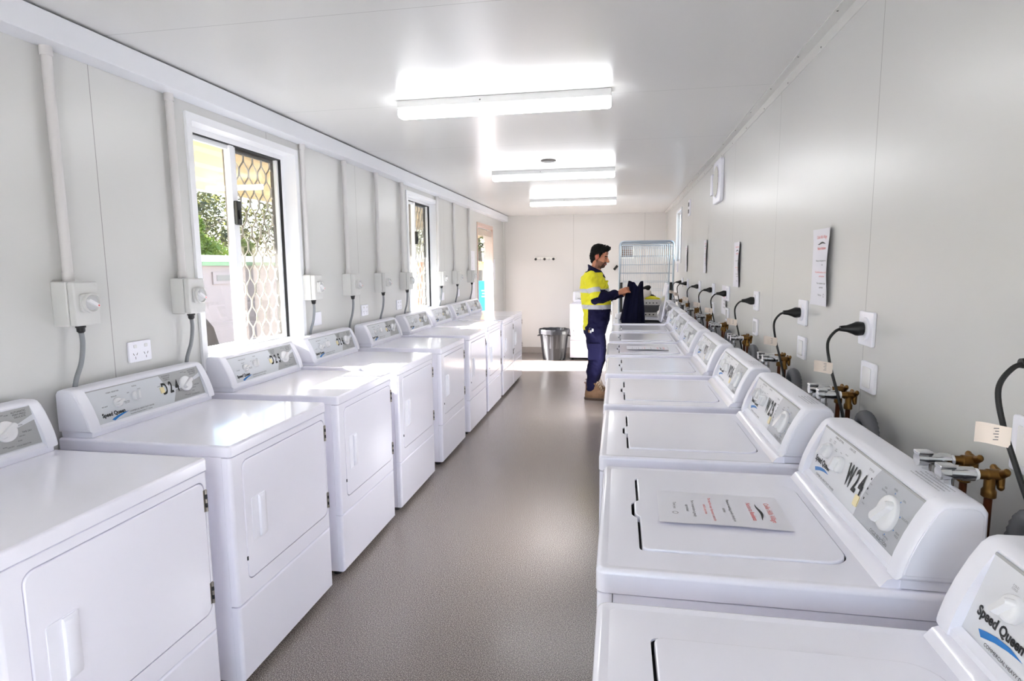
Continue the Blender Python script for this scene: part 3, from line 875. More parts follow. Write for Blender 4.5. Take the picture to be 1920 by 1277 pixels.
DRY = [(0.98, 'D23', 'white dryer nearest the camera, its console cut off at the photo edge'),
       (1.777, 'D24', 'white dryer marked D24 under the nearest double socket'),
       (2.579, 'D25', 'white dryer marked D25 in front of the near window'),
       (3.377, 'D26', 'white dryer marked D26, just past the near window'),
       (4.262, 'D27', 'white dryer marked 27, the next one after D26'),
       (5.117, 'D28', 'white dryer next after the one marked 27, short of the far window'),
       (5.890, 'D29', 'white dryer in front of the far window, third from the row end'),
       (6.690, 'D30', 'white dryer just past the far window, last but one in its row'),
       (7.378, 'D31', 'white dryer at the far end of its row, next to the doorway')]
proto = make_dryer()
pcon = child(proto, 'console')
for i, (y, num, lab) in enumerate(DRY):
    loc = (XDF, y + 0.3415, 0)
    if i == 0:
        o = proto; o.location = loc; o['label'] = lab
    else:
        o = copy_tree(proto, loc, 0, lab, skip=('number_label',))
    number(child(o, 'console'), 0.3355, 'dryer', num)
o = copy_tree(proto, (-0.785 + 0.3415, 9.685, 0), -math.pi / 2, 'white dryer standing alone against the end wall behind the man', skip=('number_label',))
if 'group' in o: del o['group']

WASH = [(0.392, -0.030, 'W23', 'white washer nearest the camera, mostly below the photo edge'),
        (1.140, -0.037, 'W24', 'white washer marked W24 with a notice lying on its lid'),
        (1.866, -0.055, 'W25', 'white washer marked W25 with a bare closed lid'),
        (2.602, -0.060, 'W26', 'white washer marked W26, between W25 and W27'),
        (3.362, -0.070, 'W27', 'white washer marked W27, directly before the one with the distant notice'),
        (4.100, -0.085, 'W28', 'white washer with the small distant notice lying on its lid'),
        (4.830, -0.076, 'W29', 'white washer second before the one with its lid open'),
        (5.600, -0.064, 'W30', 'white washer directly before the one with its lid open'),
        (6.360, -0.060, 'W31', 'white washer with its lid standing open below the hanging trousers'),
        (7.120, -0.040, 'W32', 'white washer under the laundry basket, next to the roll cage')]
wproto = make_washer()
for i, (y, x, num, lab) in enumerate(WASH):
    loc = (x, y + 0.32, 0)
    if i == 0:
        o = wproto; o.location = loc; o.rotation_euler = (0, 0, math.pi); o['label'] = lab
    else:
        o = copy_tree(wproto, loc, math.pi, lab, skip=('number_label',))
    if num != 'W32': number(child(o, 'console'), 0.316, 'washer', num)
    if num == 'W31':
        child(o, 'lid').rotation_euler = (0, math.radians(-99), 0)

# ================================================================== WINDOW WALL: isolators, conduits, sockets
def make_isolator():
    r = empty('isolator_switch', (0, 0, 0), 0, 'x', 'isolator switch', 'isolator switches on the window wall')
    b = MB(); b.rbox(0, 0.066, -0.054, 0.054, -0.082, 0.082, 0.004, axis='x', rr=0.006); b.rbox(0.067, 0.096, -0.052, 0.052, -0.080, 0.080, 0.006, axis='x', rr=0.008)
    for sy in (-1, 1):
        for sz in (-1, 1): b.lathe((0.0955, sy * 0.04, sz * 0.068), (1, 0, 0), [(0, 0.006), (0.001, 0.005)], 10)
    b.build('housing', M['iso'], r)
    b = MB(); b.rbox(0.096, 0.106, -0.034, 0.044, -0.030, 0.036, 0.003, axis='x', rr=0.01)
    b.lathe((0.104, 0.004, 0.002), (1, 0, 0), [(0, 0.036), (0.010, 0.035), (0.013, 0.031), (0.006, 0.027)], 28); b.build('bezel', M['iso'], r)
    b = MB(); b.lathe((0.104, 0.004, 0.002), (1, 0, 0), [(0, 0.0262), (0.008, 0.0258)], 24)
    dl = Vector((0, 0.86, -0.5)).normalized(); pl = Vector((1, 0, 0)).cross(dl)
    b.loft([[Vector((0.110 + h, 0.004, 0.002)) + dl * a + pl * c for a, c in rrect(-0.025, 0.025, -0.006, 0.006, 0.005)] for h in (0, 0.014)], mi=1)
    b.loft([[Vector((0.1242 + h, 0.004, 0.002)) + dl * a + pl * c for a, c in rrect(0.016, 0.022, -0.003, 0.003, 0.001)] for h in (0, 0.0008)], mi=2)
    b.build('dial', [M['isoknob'], M['knob'], M['inkred']], r)
    b = MB(); b.lathe((0.05, 0.006, -0.082), (0, 0, -1), [(0, 0.017), (0.008, 0.017), (0.009, 0.014), (0.022, 0.0135), (0.028, 0.008)], 12); b.build('gland', M['rubber'], r)
    b = MB(); b.tube([(0.05, 0.006, -0.105), (0.05, 0.008, -0.15), (0.044, 0.0, -0.22), (0.03, -0.02, -0.30), (0.022, -0.03, -0.42)], 0.0085, 10, smooth=6); b.build('cable', M['cable'], r)
    return r
def make_conduit():
    r = empty('conduit', (0, 0, 0), 0, 'x', 'conduit', 'conduits down the window wall')
    z0, z1 = 1.482, 2.304
    b = MB(); b.tube([(0.024, 0, z0), (0.024, 0, z1)], 0.0165, 14); b.build('pipe', M['pvc'], r)
    for za, zb in ((z1 - 0.032, z1), (z0, z0 + 0.032)):
        b = MB(); b.lathe((0.024, 0, za), (0, 0, 1), [(0, 0.020), (zb - za, 0.020)], 14); b.build('coupling', M['pvc'], r)
    return r
ISO_Y = [1.872, 2.455, 3.594, 4.18, 4.768, 5.35, 6.457, 7.13, 7.87]
ISO_L = ['nearest the camera, above D24', 'at the near edge of the near window', 'just past the near window', 'above the dryer marked 27',
         'fifth from the camera, midway between the windows', 'at the near edge of the far window', 'just past the far window', 'last but one before the doorway', 'last one, beside the doorway']
iso = make_isolator(); con_ = make_conduit()
for i, (y, l) in enumerate(zip(ISO_Y, ISO_L)):
    l1 = 'grey-white rotary isolator switch ' + l; l2 = 'white conduit pipe above the isolator ' + l
    if i == 0:
        iso.location = (XL, y, 1.40); iso['label'] = l1; con_.location = (XL, y, 0); con_['label'] = l2
    else:
        copy_tree(iso, (XL, y, 1.40), 0, l1); copy_tree(con_, (XL, y, 0), 0, l2)

def plate_thing(name, label, cat, group, x, y, z, w, h, facing, kind):
    """wall plate; facing +1 looks towards +x"""
    r = empty(name, (x, y, z), 0 if facing > 0 else math.pi, label, cat, group)
    b = MB(); b.rbox(0, 0.011, -w / 2, w / 2, -h / 2, h / 2, 0.003, axis='x', rr=0.006); b.build('plate', M['plastic'], r)
    if kind == 'double':
        for s in (-1, 1):
            b = MB(); b.rbox(0.0112, 0.015, s * w * .24 - .008, s * w * .24 + .008, h * .18, h * .34, 0.001, axis='x', rr=.003); b.build('rocker', M['knob'], r)
        b = MB()
        for s in (-1, 1):
            for dy, dz, a in ((-.009, .004, .5), (.009, .004, -.5), (0, -.012, 0)):
                c = Vector((0.0113, s * w * .24 + dy, -h * .16 + dz)); b.quad(c, (0, math.cos(a), math.sin(a)), (0, -math.sin(a), math.cos(a)), .0026, .011)
        b.build('socket_slots', M['ink'], r, recalc=False, smooth=False)
    elif kind == 'rocker':
        b = MB(); b.rbox(0.0112, 0.014, -w * .28, w * .28, -h * .34, h * .34, 0.001, axis='x', rr=.003); b.build('rocker', M['knob'], r)
    elif kind == 'outlet':
        b = MB(); b.lathe((0.011, 0, 0), (1, 0, 0), [(0, .036), (.006, .035), (.007, .031)], 24); b.build('socket_face', M['plastic'], r)
    return r
SOCK = [(2.19, 1.178, 'beside the isolator nearest the camera'), (4.487, 1.186, 'below the fourth isolator, above the dryer marked 27'), (5.247, 1.182, 'just before the far window')]
for y, z, l in SOCK:
    plate_thing('power_socket', 'white double power socket ' + l, 'socket', 'double sockets on the window wall', XL, y, z, .120, .088, 1, 'double')
for y, z, l in ((3.72, 1.184, 'behind D26 past the near window'), (6.64, 1.19, 'just past the far window'), (7.33, 1.20, 'below the eighth isolator')):
    plate_thing('blank_plate', 'white blank wall plate ' + l, 'wall plate', 'blank plates on the window wall', XL, y, z, .10, .09, 1, 'blank')

# ================================================================== PLUMBED WALL: outlets, cords, taps, hoses
OUT = [1.165, 2.03, 2.70, 3.58, 4.49, 5.16, 6.03, 7.05, 7.65]
OUT_L = ['beyond the photo edge behind W23', 'nearest whole one, under the large notice behind W25', 'second whole one, behind W26', 'third whole one, behind W27', 'beside the small low notice',
         'fourth before the open lid, behind the W29 position', 'third from the roll cage', 'second from the roll cage', 'nearest the roll cage']
OUT_L = ['at the photo edge behind the nearest washer', 'behind W25, nearest the large wall notice', 'behind W26, next after the large notice', 'behind W27, under the second notice',
         'next to the small low notice', 'just past the small low notice', 'third from the roll cage', 'second from the roll cage', 'closest to the roll cage']
def make_cord():
    r = empty('power_lead', (0, 0, 0), 0, 'x', 'power cord', 'black power cords behind the washers')
    b = MB(); b.lathe((-0.019, 0, 0), (-1, 0, 0), [(0, .021), (.012, .0225), (.020, .022), (.030, .017), (.046, .011), (.066, .0085)], 18)
    b.build('plug', M['blackpl'], r)
    b = MB(); b.tube([(-0.07, 0, 0), (-0.098, -0.004, -0.008), (-0.122, -0.012, -0.045), (-0.118, -0.03, -0.11), (-0.104, -0.06, -0.19), (-0.092, -0.10, -0.28), (-0.088, -0.115, -0.40), (-0.088, -0.12, -0.55)], 0.0046, 10, smooth=8)
    b.build('cord', M['rubber'], r)
    b = MB()
    c = Vector((-0.127, -0.03, -0.115)); rings = []
    for k in range(6):
        t = k / 5; rings.append([c + Vector((-0.040 + 0.053 * t, 0.006 * math.sin(t * 5) - 0.008, zz)) for zz in (-0.018 - .008 * t, 0.018 - .008 * t)])
    b.loft(rings, False, False, closed=False)
    tg = b; b = MB()
    for k in range(5):
        b.quad(c + Vector((-0.004, -0.0095, 0.007 - k * .005)), (1, 0, 0), (0, 0, 1), 0.016 - (k % 2) * .005, .0013)
    tg.merge(b, 1).build('tag', [M['tag'], M['inkgrey']], r, recalc=False, wn_=False)
    return r
cord = make_cord()
for i, (y, l) in enumerate(zip(OUT, OUT_L)):
    plate_thing('power_outlet', 'white single power outlet ' + l, 'socket', 'outlets above the washers', XR, y, 1.317, .108, .108, -1, 'outlet')
    lab = 'black power lead with cream tag plugged in ' + l
    if i == 0: cord.location = (XR, y, 1.345); cord['label'] = lab
    else: copy_tree(cord, (XR, y, 1.317), 0, lab)
    if 1 <= i <= 7:
        plate_thing('wall_switch', 'white rocker switch plate below the outlet ' + l, 'switch', 'switch plates above the washers', XR, y - 0.035 if i == 1 else y - 0.01, 1.168, .104, .094, -1, 'rocker')
plate_thing('wall_switch', 'white rocker switch plate at the photo edge behind the nearest washer', 'switch', 'switch plates above the washers', XR, 1.245, 1.17, .104, .11, -1, 'rocker')

def make_tap():
    def shrink(b): b.v = [(-0.040 + q[0] * .76, q[1] * .86, q[2] * .86) for q in b.v]
    r = empty('water_tap', (0, 0, 0), 0, 'x', 'water tap', 'brass taps behind the washers')
    b = MB()                                            # brass lugged elbow
    b.lathe((-0.012, 0, 0), (-1, 0, 0), [(0, .013), (.03, .0135), (.034, .011), (.06, .011)], 16)
    for a in (0.35, 2.6, 4.5):
        e = Vector((-0.012, math.cos(a) * .026, math.sin(a) * .026)); b.tube([(-0.012, 0, 0), e * 0.6 + Vector((-.005, 0, 0)), e], [.011, .008], 10); b.ell(e, .008, .009, .009, nu=12, nv=8)
    b.lathe((-0.034, 0, 0), (0, 0, -1), [(0, .0125), (.03, .012), (.036, .016), (.05, .016), (.053, .012)], 14)
    shrink(b); b.build('elbow', M['brass'], r)
    b = MB(); b.tube([(-0.034, 0, -0.05), (-0.034, 0, -1.25)], .009, 12); shrink(b); b.build('pipe', M['copper'], r)
    b = MB()                                            # chrome stop valve with lever and outlet nut
    b.lathe((-0.07, 0, 0), (-1, 0, 0), [(0, .013), (.004, .0165), (.03, .0165), (.034, .0145), (.058, .0145), (.06, .017), (.084, .0165)], 18)
    b.rbox(-0.157, -0.118, -.014, .014, .012, .021, .003, axis='z'); b.lathe((-0.127, 0, 0), (0, 0, -1), [(0, .011), (.03, .011), (.032, .014), (.05, .014)], 14)
    shrink(b); b.build('stop_valve', M['chrome'], r)
    b = MB(); b.lathe((-0.064, 0, 0), (-1, 0, 0), [(0, .0135), (.007, .0135)], 16); shrink(b); b.build('thread_seal', M['knob'], r)
    b = MB(); b.tube([(-0.127, 0, -0.05), (-0.127, -.004, -0.11), (-0.12, -.012, -.2), (-.11, -.012, -.3)], .008, 10, smooth=5); shrink(b); b.build('braided_hose', M['hose'], r)
    return r
tap = make_tap(); first = True
hose_pts = [(0.0, 0.0, -0.5), (0.0, 0.0, -0.12), (0.004, 0.012, -0.03), (0.0, 0.045, 0.0), (0.0, 0.08, -0.03), (0.0, 0.095, -0.14), (0, 0.1, -0.5)]
for i, (y, x, num, lab) in enumerate(WASH):
    who = {0: 'the nearest washer', 5: 'the washer with the distant notice', 6: 'washer second before the open lid', 7: 'the washer before the open lid', 8: 'the washer with the open lid', 9: 'the washer under the basket'}.get(i, num)
    for k, dy in enumerate((0.112, 0.198)):
        l = 'brass tap with chrome valve behind %s, %s' % (who, ('nearer of its pair', 'farther of its pair')[k])
        loc = (XR, y + dy, 1.113)
        if first: tap.location = loc; tap['label'] = l; first = False
        else: copy_tree(tap, loc, 0, l)
    b = MB()
    pts = spline([Vector(q) for q in hose_pts], 10)
    b.tube(pts, [.0185 + (.002 if q % 2 else 0) for q in range(len(pts))], 12)
    b.v = [(q[0] + XR - 0.062, q[1] + y - 0.062, q[2] + 1.075) for q in b.v]
    tag(b.build('drain_hose', M['hose'], angle=80), 'grey corrugated drain hose looping up behind ' + who, 'hose', 'drain hoses behind the washers')

# ------------------------------------------------------------------ notices
NOTICE = [('Collie Hills Village', .135, .0175, 2, .0), ('Notice to Residents', .085, .0150, 2, .01),
          ('Please put washing powder directly on', .030, .0098, 0, .004), ('clothes', .012, .0098, 0, .004),
          ('The machine soap dispenser is not to be', -.022, .0098, 2, .004), ('used at any time', -.040, .0098, 2, .004),
          ('Your co-operation is greatly', -.072, .0098, 0, .004), ('appreciated', -.090, .0098, 0, .004), ('Thank you', -.125, .0105, 0, .0)]
def notice(name, label, loc, rot, bend=0.0, w=.21, h=.297, style=0, group=None):
    """paper in its own x (right) - y (up) plane, z towards the reader"""
    r = bpy.data.objects.new(name, None); r.empty_display_size = .05; COL.objects.link(r)
    r.matrix_world = Matrix.Translation(loc) @ rot
    tag(r, label, 'notice', group)
    b = MB(); nx, ny = 8, 12
    def zf(x, y): return 0.0012 + bend * ((abs(x) / (w / 2)) ** 3) * 0.012 * (1 if x > 0 else .4) + bend * 0.006 * max(0, math.sin((y + x) * 14))
    for z_, fl in ((0.0, 0), (0.0003, 1)):
        vs = []; fs = []
        for j in range(ny + 1):
            for i in range(nx + 1):
                x = -w / 2 + w * i / nx; y = -h / 2 + h * j / ny; vs.append((x, y, zf(x, y) + z_))
        for j in range(ny):
            for i in range(nx):
                q = (j * (nx + 1) + i, j * (nx + 1) + i + 1, (j + 1) * (nx + 1) + i + 1, (j + 1) * (nx + 1) + i); fs.append(q if fl else q[::-1])
        b.add(vs, fs)
    sheet = b; b = MB()
    def put(txt, x, y, s, mi, bold=0.0, sx=.92):
        vs, fs = text_geo(txt, bold)
        b.add([(x + a * s * sx, y + c * s, zf(x + a * s * sx, y + c * s) + .0009) for a, c in vs], fs, mi)
    sc = h / .297
    if style == 0:
        for i, (tx, y, s, mi, bo) in enumerate(NOTICE): put(tx, 0 if i < 8 else -.012, y * sc * .86, s * sc, 1 if mi == 2 else 0, bo)
        sw = []
        for k in range(13):
            t = k / 12; sw.append((-.05 + .1 * t, (.107 - .0035 * math.cos(t * 2 * math.pi - .6)) * sc * .86, .0032 * math.sin(math.pi * t) + .0003))
        for (x0, y0, t0), (x1, y1, t1) in zip(sw[:-1], sw[1:]):
            b.add([(x0 * sc, y0 - t0, zf(x0, y0) + .0009), (x1 * sc, y1 - t1, zf(x1, y1) + .0009), (x1 * sc, y1 + t1, zf(x1, y1) + .0009), (x0 * sc, y0 + t0, zf(x0, y0) + .0009)], [(0, 1, 2, 3)], 0)
        c = (.034 * sc, -.108 * sc)                     # hand-drawn smile
        pts = [(c[0] + .007 * math.cos(a), c[1] + .007 * math.sin(a)) for a in [math.radians(30 * k) for k in range(13)]]
        for (x0, y0), (x1, y1) in zip(pts[:-1], pts[1:]):
            m_ = .82; z_ = zf(x0, y0) + .0009
            b.add([(x0, y0, z_), (x1, y1, z_), (c[0] + (x1 - c[0]) * m_, c[1] + (y1 - c[1]) * m_, z_), (c[0] + (x0 - c[0]) * m_, c[1] + (y0 - c[1]) * m_, z_)], [(0, 1, 2, 3)], 0)
    elif style == 1:
        put('DO NOT', 0, .07 * sc, .022 * sc, 1, .02); put('OVERLOAD', 0, .03 * sc, .020 * sc, 1, .02)
        for k, tx in enumerate(('these machines', 'check pockets', 'before washing')): put(tx, 0, (-.005 - .035 * k) * sc, .018 * sc, 0, .01)
    else:
        for k in range(7): put('- - -', -w * .15, h * .36 - k * h * .11, h * .06, 0)
    sheet.merge(b, 1).build('sheet', [M['paper'], M['ink'], M['inkred']], r, recalc=False, wn_=False)
    return r
ROT_R = Matrix(((0, 0, -1, 0), (-1, 0, 0, 0), (0, 1, 0, 0), (0, 0, 0, 1)))      # on the plumbed wall, facing -x
ROT_L = Matrix(((0, 0, 1, 0), (1, 0, 0, 0), (0, 1, 0, 0), (0, 0, 0, 1)))        # on the window wall, facing +x
ROT_T = Matrix(((0, 1, 0, 0), (-1, 0, 0, 0), (0, 0, 1, 0), (0, 0, 0, 1)))       # lying down, head towards +x
G = 'printed paper notices'
notice('paper_notice', 'large white notice with red heading on the wall behind W25', (XR, 2.50, 1.508), ROT_R, 1.0, .21, .297, 0, G)
notice('paper_notice', 'white notice on the wall behind W27, second from the camera', (XR, 4.19, 1.523), ROT_R, 1.0, .21, .297, 0, G)
notice('paper_notice', 'white notice on the wall past the small low notice, third from the camera', (XR, 5.70, 1.60), ROT_R, .8, .21, .297, 0, G)
notice('paper_notice', 'farthest faint white notice on the plumbed wall, beside the roll cage', (XR, 7.25, 1.60), ROT_R, .8, .21, .297, 0, G)
notice('paper_notice', 'small low notice with red capitals behind a power cord', (XR, 4.65, 1.262), ROT_R, .5, .21, .215, 1, G)
notice('paper_notice', 'white notice lying flat on the lid of washer W24', (0.252, 1.470, H + 0.0028), ROT_T @ Matrix.Rotation(math.radians(-1.5), 4, 'Z'), .35, .205, .297, 0, G)
notice('paper_notice', 'distant notice lying flat on a lid, the sixth washer', (0.21, 4.42, H + 0.0028), ROT_T, .35, .21, .297, 0, G)
notice('paper_notice', 'tall white paper on the wall at the near side of the doorway', (XL, 8.14, 1.42), ROT_L, .3, .21, .66, 2, G)
notice('paper_notice', 'narrow white paper with a dotted list between doorway and end wall', (XL, 9.56, 1.48), ROT_L, .2, .17, .34, 2, G)

# ------------------------------------------------------------------ fans and small fittings on the plumbed wall
t = empty('exhaust_fan', (XR, 5.02, 2.175), math.pi, 'square white exhaust fan with round mesh grille high on the wall', 'exhaust fan')
b = MB(); b.rbox(0, 0.03, -.17, .17, -.165, .165, .008, axis='x', rr=.03); b.build('cover', M['plastic'], t)
b = MB(); b.lathe((0.0305, 0, 0), (1, 0, 0), [(0, .128), (.004, .126), (.005, .118)], 40, mi=0)
b.build('rim', M['plastic'], t)
b = MB(); R_ = .117; k = -9
for k in range(-10, 11):
    h_ = math.sqrt(max(0, R_ ** 2 - (k * .0115) ** 2))
    if h_ > .01:
        b.box(.0375, .0395, k * .0115 - .0022, k * .0115 + .0022, -h_, h_); b.box(.0385, .0405, -h_, h_, k * .0115 - .0022, k * .0115 + .0022)
b.build('grille', M['offwhite'], t)
b = MB(); b.lathe((0.031, 0, 0), (1, 0, 0), [(0, R_), (.005, R_)], 40); b.build('backing', M['ventbrown'], t)
t = empty('fan_controller', (XR, 5.36, 2.19), math.pi, 'small white controller box beside the exhaust fan', 'controller')
b = MB(); b.rbox(0, .022, -.05, .05, -.085, .085, .004, axis='x', rr=.008); b.build('case', M['plastic'], t)
b = MB(); b.lathe((0, .10, .0), (1, 0, 0), [(0, .016), (.014, .015), (.016, .01)], 16); b.build('sensor', M['blackpl'], t)
t = empty('twin_switch', (XR, 7.08, 2.165), math.pi, 'small white plate with two dark rockers high near the far window', 'switch')
b = MB(); b.rbox(0, .014, -.075, .075, -.09, .09, .003, axis='x', rr=.006); b.build('plate', M['plastic'], t)
for dz in (-.038, .038):
    b = MB(); b.rbox(.0145, .019, -.03, .03, dz - .022, dz + .022, .001, axis='x'); b.build('rocker', M['inkgrey'], t)
plate_thing('wall_switch', 'white tall switch plate under the bright side window', 'switch', None, XR, 8.36, 1.50, .10, .13, -1, 'rocker')

# ------------------------------------------------------------------ end wall: coat rack, hook, vent, bin
t = empty('coat_rack', (-1.28, YB, 1.672), 0, 'slim white coat rack with three black knobs on the end wall', 'coat rack')
b = MB(); b.rbox(-.19, .19, -.014, 0, -.012, .012, .003, axis='y'); b.build('rail', M['offwhite'], t)
for dx in (-.155, 0, .155):
    b = MB(); b.lathe((dx, -.014, -.012), (0, -1, -.15), [(0, .007), (.03, .007), (.034, .02), (.05, .022), (.058, .016)], 16); b.build('knob', M['blackpl'], t)
for dx in (-.078, .078):
    b = MB(); b.tube([(dx, -.012, 0), (dx, -.03, -.02), (dx, -.04, -.04), (dx, -.05, -.03)], .003, 8, smooth=4); b.build('hook', M['chrome'], t)
t = empty('wall_hook', (-0.06, YB, 1.495), 0, 'single small black hook on the end wall beside the man\'s face', 'hook')
b = MB(); b.rbox(-.012, .012, -.01, 0, -.02, .02, .003, axis='y'); b.build('back_plate', M['blackpl'], t)
b = MB(); b.tube([(0, -.008, 0), (.02, -.03, .02), (-.02, -.05, -.03)], [.012, .018], 12); b.tube([(.03, -.045, .035), (-.03, -.045, -.035)], .021, 14); b.build('peg', M['blackpl'], t)
t = empty('air_vent', (0.13, YB, 1.765), 0, 'square brown louvred vent on the end wall seen through the cage', 'vent')
b = MB()
for a0, a1, c0, c1 in ((-.11, .11, .095, .115), (-.11, .11, -.115, -.095), (-.11, -.09, -.095, .095), (.09, .11, -.095, .095)): b.box(a0, a1, -.015, 0, c0, c1)
b.build('frame', M['offwhite'], t)
b = MB()
for k in range(6): b.box(-.09, .09, -.012, -.002, -.09 + k * .031, -.068 + k * .031)
for k in range(2): b.box(-.033 + k * .06, -.027 + k * .06, -.014, -.012, -.09, .09)
b.build('slats', M['ventbrown'], t)

t = empty('rubbish_bin', (-1.045, 9.70, 0), 0, 'dark ribbed plastic rubbish bin with liner at the end wall', 'bin')
b = MB(); rings = []
n = 96
for h_, r_, amp in ((0, .178, 0), (.006, .186, .002), (.02, .188, .006), (.25, .214, .006), (.42, .233, .006), (.435, .235, 0), (.44, .244, 0), (.485, .247, 0)):
    rings.append([((r_ + amp * (1 if (k % 8) < 4 else 0) - amp) * math.cos(2 * math.pi * k / n), (r_ + amp * (1 if (k % 8) < 4 else 0) - amp) * math.sin(2 * math.pi * k / n), h_) for k in range(n)])
rings += [[(.236 * math.cos(2 * math.pi * k / n), .236 * math.sin(2 * math.pi * k / n), .485) for k in range(n)], [(.17 * math.cos(2 * math.pi * k / n), .17 * math.sin(2 * math.pi * k / n), .02) for k in range(n)]]
b.loft(rings); b.build('tub', M['binpl'], t)
b = MB(); rings = []
for h_, r_, am in ((.20, .205, .004), (.46, .231, .004), (.500, .238, .004), (.506, .247, .004), (.500, .2535, .003), (.47, .2535, .003), (.43, .252, .004)):
    rings.append([((r_ + am * math.sin(k * 1.9 + h_ * 20) * math.sin(k * .7)) * math.cos(2 * math.pi * k / n), (r_ + am * math.sin(k * 1.9 + h_ * 20) * math.sin(k * .7)) * math.sin(2 * math.pi * k / n), h_ + am * .6 * math.sin(k * .8 + r_ * 90)) for k in range(n)])
b.loft(rings, True, False); b.build('liner', M['liner'], t, recalc=False, angle=60)
for s in (-1, 1):
    b = MB(); b.tube([(s * .225, -.05, .40), (s * .265, -.04, .395), (s * .268, .0, .39), (s * .265, .04, .395), (s * .225, .05, .40)], .009, 8, smooth=4); b.build('handle', M['binpl'], t)

# ================================================================== ROLL CAGE, BASKET
t = empty('roll_cage', (0.355, 8.55, 0), 0, 'tall zinc wire roll cage trolley standing at the end of the washers', 'roll cage')
xw, yd, zt = .352, .34, 1.845
def side(y):
    b = MB(); r = .05
    pts = [(-xw, y, .17)]
    pts += [(-xw + r - r * math.cos(math.radians(a)), y, zt - r + r * math.sin(math.radians(a))) for a in range(0, 91, 15)]
    pts += [(xw - r + r * math.sin(math.radians(a)), y, zt - r + r * math.cos(math.radians(a))) for a in range(0, 91, 15)]
    pts += [(xw, y, .17)]
    b.tube(pts, .0135, 12); b.tube([(-xw, y, zt - .03), (xw, y, zt - .03)], .008, 8)
    b.build('side_frame', M['zinc'], t)
    b = MB()
    nv = 26
    for k in range(1, nv): b.tube([(-xw + 2 * xw * k / nv, y, .22), (-xw + 2 * xw * k / nv, y, zt - .03)], .0022, 5)
    for k in range(14): b.tube([(-xw, y + .004, .25 + k * .117), (xw, y + .004, .25 + k * .117)], .003, 6)
    b.build('wire_mesh', M['zinc'], t)
side(-yd); side(yd)
b = MB(); b.box(-xw, xw, -yd, yd, .16, .18)
for k in range(7): b.box(-xw + .05 + k * .1, -xw + .06 + k * .1, -yd, yd, .18, .185)
b.build('base', M['zinc'], t)
for sx in (-1, 1):
    for sy in (-1, 1):
        b = MB(); b.box(sx * (xw - .06) - .02, sx * (xw - .06) + .02, sy * (yd - .06) - .02, sy * (yd - .06) + .02, .10, .16); ca = b.build('castor', M['zinc'], t)
        b = MB(); b.lathe((sx * (xw - .06) - .016, sy * (yd - .06), .06), (1, 0, 0), [(0, .055), (.003, .06), (.029, .06), (.032, .055)], 20); b.build('wheel', M['rubber'], ca)
for sx in (-1, 1):
    b = MB(); b.rbox(sx * (xw - .028) - .016, sx * (xw - .028) + .016, -yd - .03, -yd - .014, .90, 1.30, .004, axis='y'); b.build('strap', M['blackpl'], t)

t = empty('laundry_basket', (0.295, 7.46, H + 0.003), 0, 'collapsible white and grey laundry basket full of clothes on the last washer', 'basket')
def rr_ring(hx, hy, z, r=.05): return [(a, c, z) for a, c in rrect(-hx, hx, -hy, hy, r)]
b = MB(); b.loft([rr_ring(.15, .20, 0), rr_ring(.155, .205, .004), rr_ring(.16, .21, .05), rr_ring(.15, .20, .05), rr_ring(.145, .195, .01)]);
for k in range(6): b.box(-.12 + k * .045, -.105 + k * .045, -.2105, -.2085, .018, .032, 1)
b.build('base', [M['basketw'], M['dark']], t)
b = MB(); b.loft([rr_ring(.155, .205, .05), rr_ring(.16, .21, .062), rr_ring(.178, .228, .075), rr_ring(.182, .232, .125), rr_ring(.19, .24, .14), rr_ring(.185, .235, .14), rr_ring(.176, .226, .12), rr_ring(.17, .22, .08), rr_ring(.15, .2, .055)])
b.build('collapsible_wall', M['basketg'], t)
b = MB(); b.loft([rr_ring(.188, .238, .138), rr_ring(.194, .244, .145), rr_ring(.202, .252, .19), rr_ring(.21, .26, .20), rr_ring(.21, .26, .208), rr_ring(.195, .245, .208), rr_ring(.186, .236, .145)])
for k in range(5): b.box(-.02 + k * .04, -.008 + k * .04, -.2535, -.248, .16, .172, 1)
b.box(-.12, -.05, -.2545, -.249, .155, .18, 2)
b.build('rim', [M['basketw'], M['dark'], M['hivis']], t)

def cloth_lump(name, label, cat, loc, rx, ry, rz, m, seed, rot=0.0, group='clothes in the laundry basket'):
    b = MB(); b.ell((0, 0, 0), rx, ry, rz, nu=36, nv=20)
    out = []
    for q in b.v:
        v = Vector(q); nrm = Vector((v.x / rx, v.y / ry, v.z / rz)).normalized()
        f = noise.noise(v * 14 + Vector((seed, 0, 0))) * .35 + abs(noise.noise(v * 26 + Vector((0, seed, 0)))) * .25
        out.append(v + Vector((nrm.x * rx, nrm.y * ry, nrm.z * rz)) * f)
    b.v = [tuple(q) for q in out]
    o = b.build(name, m, origin=(0, 0, 0), angle=80); o.location = loc; o.rotation_euler = (0, rot, .3 * seed)
    return tag(o, label, cat, group)
bz = H + 0.003
cloth_lump('folded_garment', 'white crumpled garment sticking up out of the laundry basket', 'clothing', (.27, 7.34, bz + .235), .12, .07, .05, M['whitecloth'], 1.3, -.55)
cloth_lump('folded_garment', 'black garment on top of the pile in the laundry basket', 'clothing', (.26, 7.42, bz + .285), .13, .06, .035, M['blackcloth'], 2.1, -.5)
cloth_lump('folded_garment', 'fluorescent yellow garment in the laundry basket', 'clothing', (.38, 7.36, bz + .205), .09, .10, .035, M['hivis'], 3.7, .1)
cloth_lump('folded_garment', 'black trim garment folded over the yellow one in the basket', 'clothing', (.38, 7.46, bz + .218), .10, .06, .04, M['blackcloth'], 4.4, .15)
cloth_lump('folded_garment', 'navy garment filling the bottom of the laundry basket', 'clothing', (.27, 7.52, bz + .16), .14, .15, .05, M['navydk'], 5.2, 0)

